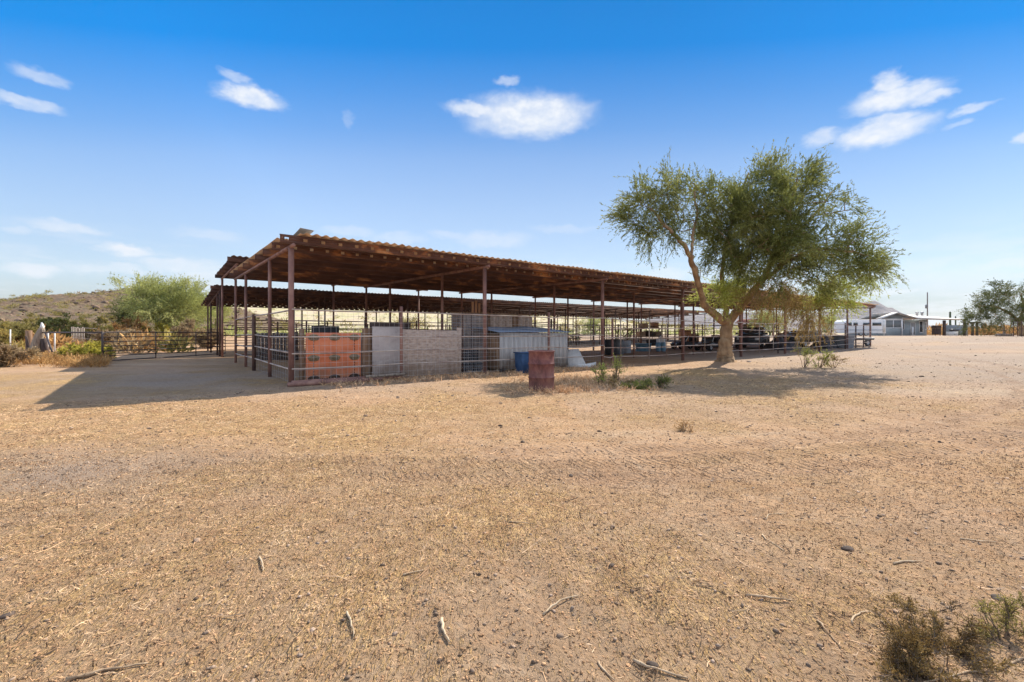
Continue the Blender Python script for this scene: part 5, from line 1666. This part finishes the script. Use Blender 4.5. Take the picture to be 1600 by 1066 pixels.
# ------------------------------------------------------------------ trees farther off
def far_tree(px, py, Y, hpx, wpx, label, leafmat, name='palo_verde_tree', nclu=90, tw=14, blobs_n=9, ll=.16, lw=.05, barkmat='green_bark', leaves=10):
    b = at(px, py, Y); b[2] = gz(b[0], b[1])
    h = hpx * Y / F; w = wpx * Y / F / 2
    bl = []
    for i in range(blobs_n):
        th = rng.random() * 2 * PI; rr = w * .62 * math.sqrt(rng.random())
        bl.append((b[0] + rr * math.cos(th), b[1] + rr * math.sin(th), b[2] + h * (.42 + .36 * rng.random() * (1 - .4 * rr / w)), w * (.32 + .2 * rng.random()), w * .4, h * (.14 + .10 * rng.random())))
    lm = [[(b - [0, 0, .2], .05 * h), (b + [0, 0, h * .12], .04 * h)]]
    for i in range(5):
        th = i * 1.25 + rng.random()
        lm.append([(b + [0, 0, h * .1], .03 * h), (b + [math.cos(th) * w * .25, math.sin(th) * w * .25, h * .32], .02 * h), (b + [math.cos(th) * w * .5, math.sin(th) * w * .5, h * .6], .01 * h)])
    return tree(name, b, lm, bl, nclu, tw, label, leafmat=leafmat, barkmat=barkmat, leaves=leaves, ll=ll, lw=lw, twl=(.5, .7), droop=.1, up=.6)


far_tree(262, 545, 44, 112, 138, 'big pale green tree left of the barn', 'leaf_pale', nclu=330, tw=18, blobs_n=26, ll=.14, lw=.045, leaves=12)
far_tree(196, 540, 50, 66, 40, 'darker green tree at the left of the big pale one', 'leaf_dark', nclu=70, blobs_n=7)
far_tree(335, 540, 52, 80, 46, 'thin pale tree between the big pale tree and the barn', 'leaf_pale', nclu=70, blobs_n=7)
far_tree(1203, 526, 72, 38, 60, 'pale green tree seen through the far end of near barn', 'leaf_pale', nclu=80)
far_tree(1290, 526, 85, 34, 46, 'small pale tree behind the far right bays', 'leaf_pale', nclu=60)
far_tree(930, 528, 80, 34, 70, 'yellow green tree seen between the rear barn posts', 'leaf_pale', nclu=70)
far_tree(640, 530, 78, 30, 60, 'olive tree behind the rear barn near the wire cage', 'leaf_olive', nclu=60)

# ------------------------------------------------------------------ haze
hzb = MB().span((-4200, -200, -4), (4200, 4300, 200)).build('haze', bpy.data.materials.new('haze'))
hm = hzb.data.materials[0]; hm.use_nodes = True; nt = hm.node_tree; nt.nodes.clear()
vp = nt.nodes.new('ShaderNodeVolumePrincipled'); vp.inputs['Density'].default_value = .000055; vp.inputs['Color'].default_value = (.80, .88, 1, 1)
vp.inputs['Anisotropy'].default_value = .2
ou = nt.nodes.new('ShaderNodeOutputMaterial'); nt.links.new(vp.outputs[0], ou.inputs['Volume'])
tag(hzb, kind='stuff')
hzb['label'] = 'thin pale air over the desert'

# ------------------------------------------------------------------ light, sky
SUN_EL = math.radians(41.0)
SUN_AZ = math.atan2(2.75, 3.32)          # to the right of straight ahead
sd = Vector((math.sin(SUN_AZ) * math.cos(SUN_EL), math.cos(SUN_AZ) * math.cos(SUN_EL), math.sin(SUN_EL)))
ld = bpy.data.lights.new('sun', 'SUN'); ld.energy = 4.7; ld.angle = math.radians(.53); ld.color = (1, .915, .775)
lo = bpy.data.objects.new('sun', ld); col.objects.link(lo)
lo.rotation_euler = (-sd).to_track_quat('-Z', 'Y').to_euler(); lo.location = (0, 0, 50)

w = bpy.data.worlds.new('World'); scene.world = w; w.use_nodes = True
nt = w.node_tree; N = nt.nodes.new; L = nt.links.new
bg = nt.nodes['Background']; bg.inputs['Strength'].default_value = .09
sky = N('ShaderNodeTexSky'); sky.sky_type = 'NISHITA'; sky.sun_disc = False
sky.sun_elevation = SUN_EL; sky.sun_rotation = SUN_AZ; sky.altitude = 600
sky.air_density = 1.0; sky.dust_density = 0.0; sky.ozone_density = 2.5
hs = N('ShaderNodeHueSaturation')
L(sky.outputs[0], hs.inputs['Color'])
tc = N('ShaderNodeTexCoord'); sx = N('ShaderNodeSeparateXYZ'); L(tc.outputs['Generated'], sx.inputs[0])


def m2(op, a, b=None):
    n = N('ShaderNodeMath'); n.operation = op
    for i, s in enumerate((a, b)):
        if s is None: continue
        if isinstance(s, (int, float)): n.inputs[i].default_value = s
        else: L(s, n.inputs[i])
    return n.outputs[0]


az = m2('ARCTAN2', sx.outputs[0], sx.outputs[1]); el = m2('ARCSINE', sx.outputs[2])
hgt = m2('DIVIDE', sx.outputs[2], m2('SQRT', m2('ADD', m2('MULTIPLY', sx.outputs[1], sx.outputs[1]), .15)))
eln = N('ShaderNodeMapRange'); eln.inputs['From Max'].default_value = .7; L(hgt, eln.inputs['Value'])
for sock, stops_ in (('Saturation', [(0, .60), (.05, .66), (.12, .78), (.24, .89), (.29, .95), (.35, 1.04), (.41, 1.19), (.476, 1.30), (.54, 1.39), (.60, 1.48), (.65, 1.65)]),
                     ('Value', [(0, .44), (.05, .52), (.12, .84), (.25, 1.06), (.33, 1.17), (.46, 1.31), (.60, 1.43)])):     # a deeper blue higher up
    cr = N('ShaderNodeValToRGB'); es = cr.color_ramp.elements
    while len(es) < len(stops_): es.new(.5)
    for e_, (p_, v_) in zip(es, stops_):
        e_.position = p_ / .7; e_.color = (v_ / 2.5,) * 3 + (1,)
    L(eln.outputs['Result'], cr.inputs['Fac'])
    mr = N('ShaderNodeMath'); mr.operation = 'MULTIPLY'; L(cr.outputs['Color'], mr.inputs[0]); mr.inputs[1].default_value = 2.5
    res = mr.outputs[0]
    if sock == 'Value':                                                     # sky colour dimmed by hand toward the sun to even out its glare
        dp = N('ShaderNodeVectorMath'); dp.operation = 'DOT_PRODUCT'; L(tc.outputs['Generated'], dp.inputs[0]); dp.inputs[1].default_value = tuple(sd)
        dm = N('ShaderNodeMapRange'); dm.inputs['From Min'].default_value = .45; dm.inputs['From Max'].default_value = .95
        dm.inputs['To Min'].default_value = 1.0; dm.inputs['To Max'].default_value = .60; L(dp.outputs['Value'], dm.inputs['Value'])
        mu = N('ShaderNodeMath'); mu.operation = 'MULTIPLY'; L(res, mu.inputs[0]); L(dm.outputs['Result'], mu.inputs[1]); res = mu.outputs[0]
    L(res, hs.inputs[sock])
cb = N('ShaderNodeCombineXYZ'); L(az, cb.inputs[0]); L(el, cb.inputs[1])


def wnoise(scale, sy, det, rough=.6):
    mp = N('ShaderNodeMapping'); mp.inputs['Scale'].default_value = (1, sy, 1); L(cb.outputs[0], mp.inputs[0])
    n = N('ShaderNodeTexNoise'); n.inputs['Scale'].default_value = scale; n.inputs['Detail'].default_value = det; n.inputs['Roughness'].default_value = rough
    L(mp.outputs[0], n.inputs['Vector']); return n


def vec(op, a, b):
    n = N('ShaderNodeVectorMath'); n.operation = op
    for i, s in enumerate((a, b)):
        if isinstance(s, tuple): n.inputs[i].default_value = s
        else: L(s, n.inputs[i])
    return n


dn = wnoise(16, 1.8, 7, .62)
off = vec('SUBTRACT', dn.outputs['Color'], (.5, .5, .5))
off = vec('MULTIPLY', off.outputs[0], (.062, .040, 0))
pos = vec('ADD', cb.outputs[0], off.outputs[0])
CL = [(62, 115, 44, 13, .5), (30, 160, 60, 9, .62), (366, 120, 28, 9, .55), (392, 151, 52, 17, 1), (360, 143, 24, 9, .7), (545, 190, 8, 14, .2),
      (790, 128, 20, 8, .5), (828, 180, 92, 34, 1), (745, 172, 50, 13, .9), (860, 195, 55, 20, .8), (1400, 150, 75, 20, 1), (1395, 128, 26, 16, .95), (1460, 146, 36, 12, .8),
      (1375, 205, 78, 20, 1), (1395, 184, 50, 13, .8), (1284, 212, 30, 14, .6), (1516, 170, 40, 7, .65), (1500, 192, 24, 5, .35), (1600, 213, 14, 10, .7),
      (200, 392, 48, 11, .95), (105, 358, 70, 10, .55), (55, 420, 50, 11, .75), (170, 420, 80, 8, .5), (290, 415, 70, 12, .6), (20, 360, 30, 7, .4), (330, 365, 60, 10, .3),
      (770, 375, 60, 13, .4), (620, 372, 45, 9, .3), (545, 362, 45, 8, .32), (700, 368, 30, 7, .3), (480, 400, 60, 10, .3), (880, 358, 50, 7, .25), (1500, 440, 90, 20, .38), (1420, 430, 60, 12, .35), (1570, 415, 70, 9, .45),
      (1450, 412, 60, 8, .35), (1040, 432, 40, 12, .5), (330, 430, 60, 10, .6), (900, 440, 60, 12, .6)]
total = None
for px, py, rx, ry, st in CL:
    t = (px - 800) / F; A = math.atan(t); E = math.atan((HZ - py) / F * math.cos(A))
    ra_ = rx / F * math.cos(A) ** 2; re_ = ry / F * math.cos(A) * math.cos(E) ** 2
    s = vec('SUBTRACT', pos.outputs[0], (A, E, 0)); s = vec('MULTIPLY', s.outputs[0], (1 / ra_, 1 / re_, 0))
    ln = N('ShaderNodeVectorMath'); ln.operation = 'LENGTH'; L(s.outputs[0], ln.inputs[0])
    mr = N('ShaderNodeMapRange'); mr.interpolation_type = 'SMOOTHSTEP'
    mr.inputs['From Min'].default_value = 1.35; mr.inputs['From Max'].default_value = .42; mr.inputs['To Max'].default_value = st
    L(ln.outputs['Value'], mr.inputs['Value'])
    total = mr.outputs['Result'] if total is None else m2('MAXIMUM', total, mr.outputs['Result'])
# thin streaks low in the sky all round
lowm = N('ShaderNodeMapRange'); lowm.inputs['From Min'].default_value = .20; lowm.inputs['From Max'].default_value = .06; lowm.interpolation_type = 'SMOOTHSTEP'; L(el, lowm.inputs['Value'])
sn = wnoise(7, 5.5, 6, .6)
sr = N('ShaderNodeMapRange'); sr.inputs['From Min'].default_value = .45; sr.inputs['From Max'].default_value = .66; sr.inputs['To Max'].default_value = .62; sr.interpolation_type = 'SMOOTHSTEP'; L(sn.outputs['Fac'], sr.inputs['Value'])
total = m2('MAXIMUM', total, m2('MULTIPLY', lowm.outputs[0], sr.outputs[0]))
br_ = wnoise(34, 1.6, 6, .6)
bm_ = N('ShaderNodeMapRange'); bm_.inputs['From Min'].default_value = .35; bm_.inputs['From Max'].default_value = .62; bm_.inputs['To Min'].default_value = .70; L(br_.outputs['Fac'], bm_.inputs['Value'])
total = m2('MULTIPLY', total, bm_.outputs[0])
cm = N('ShaderNodeMix'); cm.data_type = 'RGBA'
L(total, cm.inputs[0]); L(hs.outputs[0], cm.inputs[6]); cm.inputs[7].default_value = (5.3, 5.55, 5.95, 1)
# unseen bright clouds added overhead and behind the camera as fill light
fn = N('ShaderNodeTexNoise'); fn.inputs['Scale'].default_value = 2.6; fn.inputs['Detail'].default_value = 7; L(tc.outputs['Generated'], fn.inputs['Vector'])
fr_ = N('ShaderNodeMapRange'); fr_.interpolation_type = 'SMOOTHSTEP'; fr_.inputs['From Min'].default_value = .40; fr_.inputs['From Max'].default_value = .54; L(fn.outputs['Fac'], fr_.inputs['Value'])
up_ = N('ShaderNodeMapRange'); up_.interpolation_type = 'SMOOTHSTEP'; up_.inputs['From Min'].default_value = .74; up_.inputs['From Max'].default_value = .95; L(el, up_.inputs['Value'])
bk_ = N('ShaderNodeMapRange'); bk_.interpolation_type = 'SMOOTHSTEP'; bk_.inputs['From Min'].default_value = .30; bk_.inputs['From Max'].default_value = .05; L(sx.outputs[1], bk_.inputs['Value'])
fm = m2('MULTIPLY', m2('MAXIMUM', up_.outputs[0], bk_.outputs[0]), fr_.outputs[0])
cm2 = N('ShaderNodeMix'); cm2.data_type = 'RGBA'
L(fm, cm2.inputs[0]); L(cm.outputs[2], cm2.inputs[6]); cm2.inputs[7].default_value = (5.9, 6.7, 8.1, 1)
L(cm2.outputs[2], bg.inputs['Color'])

# ------------------------------------------------------------------ camera
cd = bpy.data.cameras.new('camera'); cd.lens = 16.0; cd.sensor_width = 36.0; cd.clip_end = 20000; cd.clip_start = .05
cd.shift_y = -13.0 / 1600
co = bpy.data.objects.new('camera', cd); col.objects.link(co)
co.location = (0, 0, EYE); co.rotation_euler = (math.radians(90), 0, 0)
scene.camera = co
scene.view_settings.view_transform = 'Standard'; scene.view_settings.look = 'None'
scene.view_settings.exposure = 0.88; scene.view_settings.gamma = 1.0
scene.render.film_transparent = False
scene.cycles.max_bounces = 8; scene.cycles.transparent_max_bounces = 8
scene.cycles.volume_bounces = 1
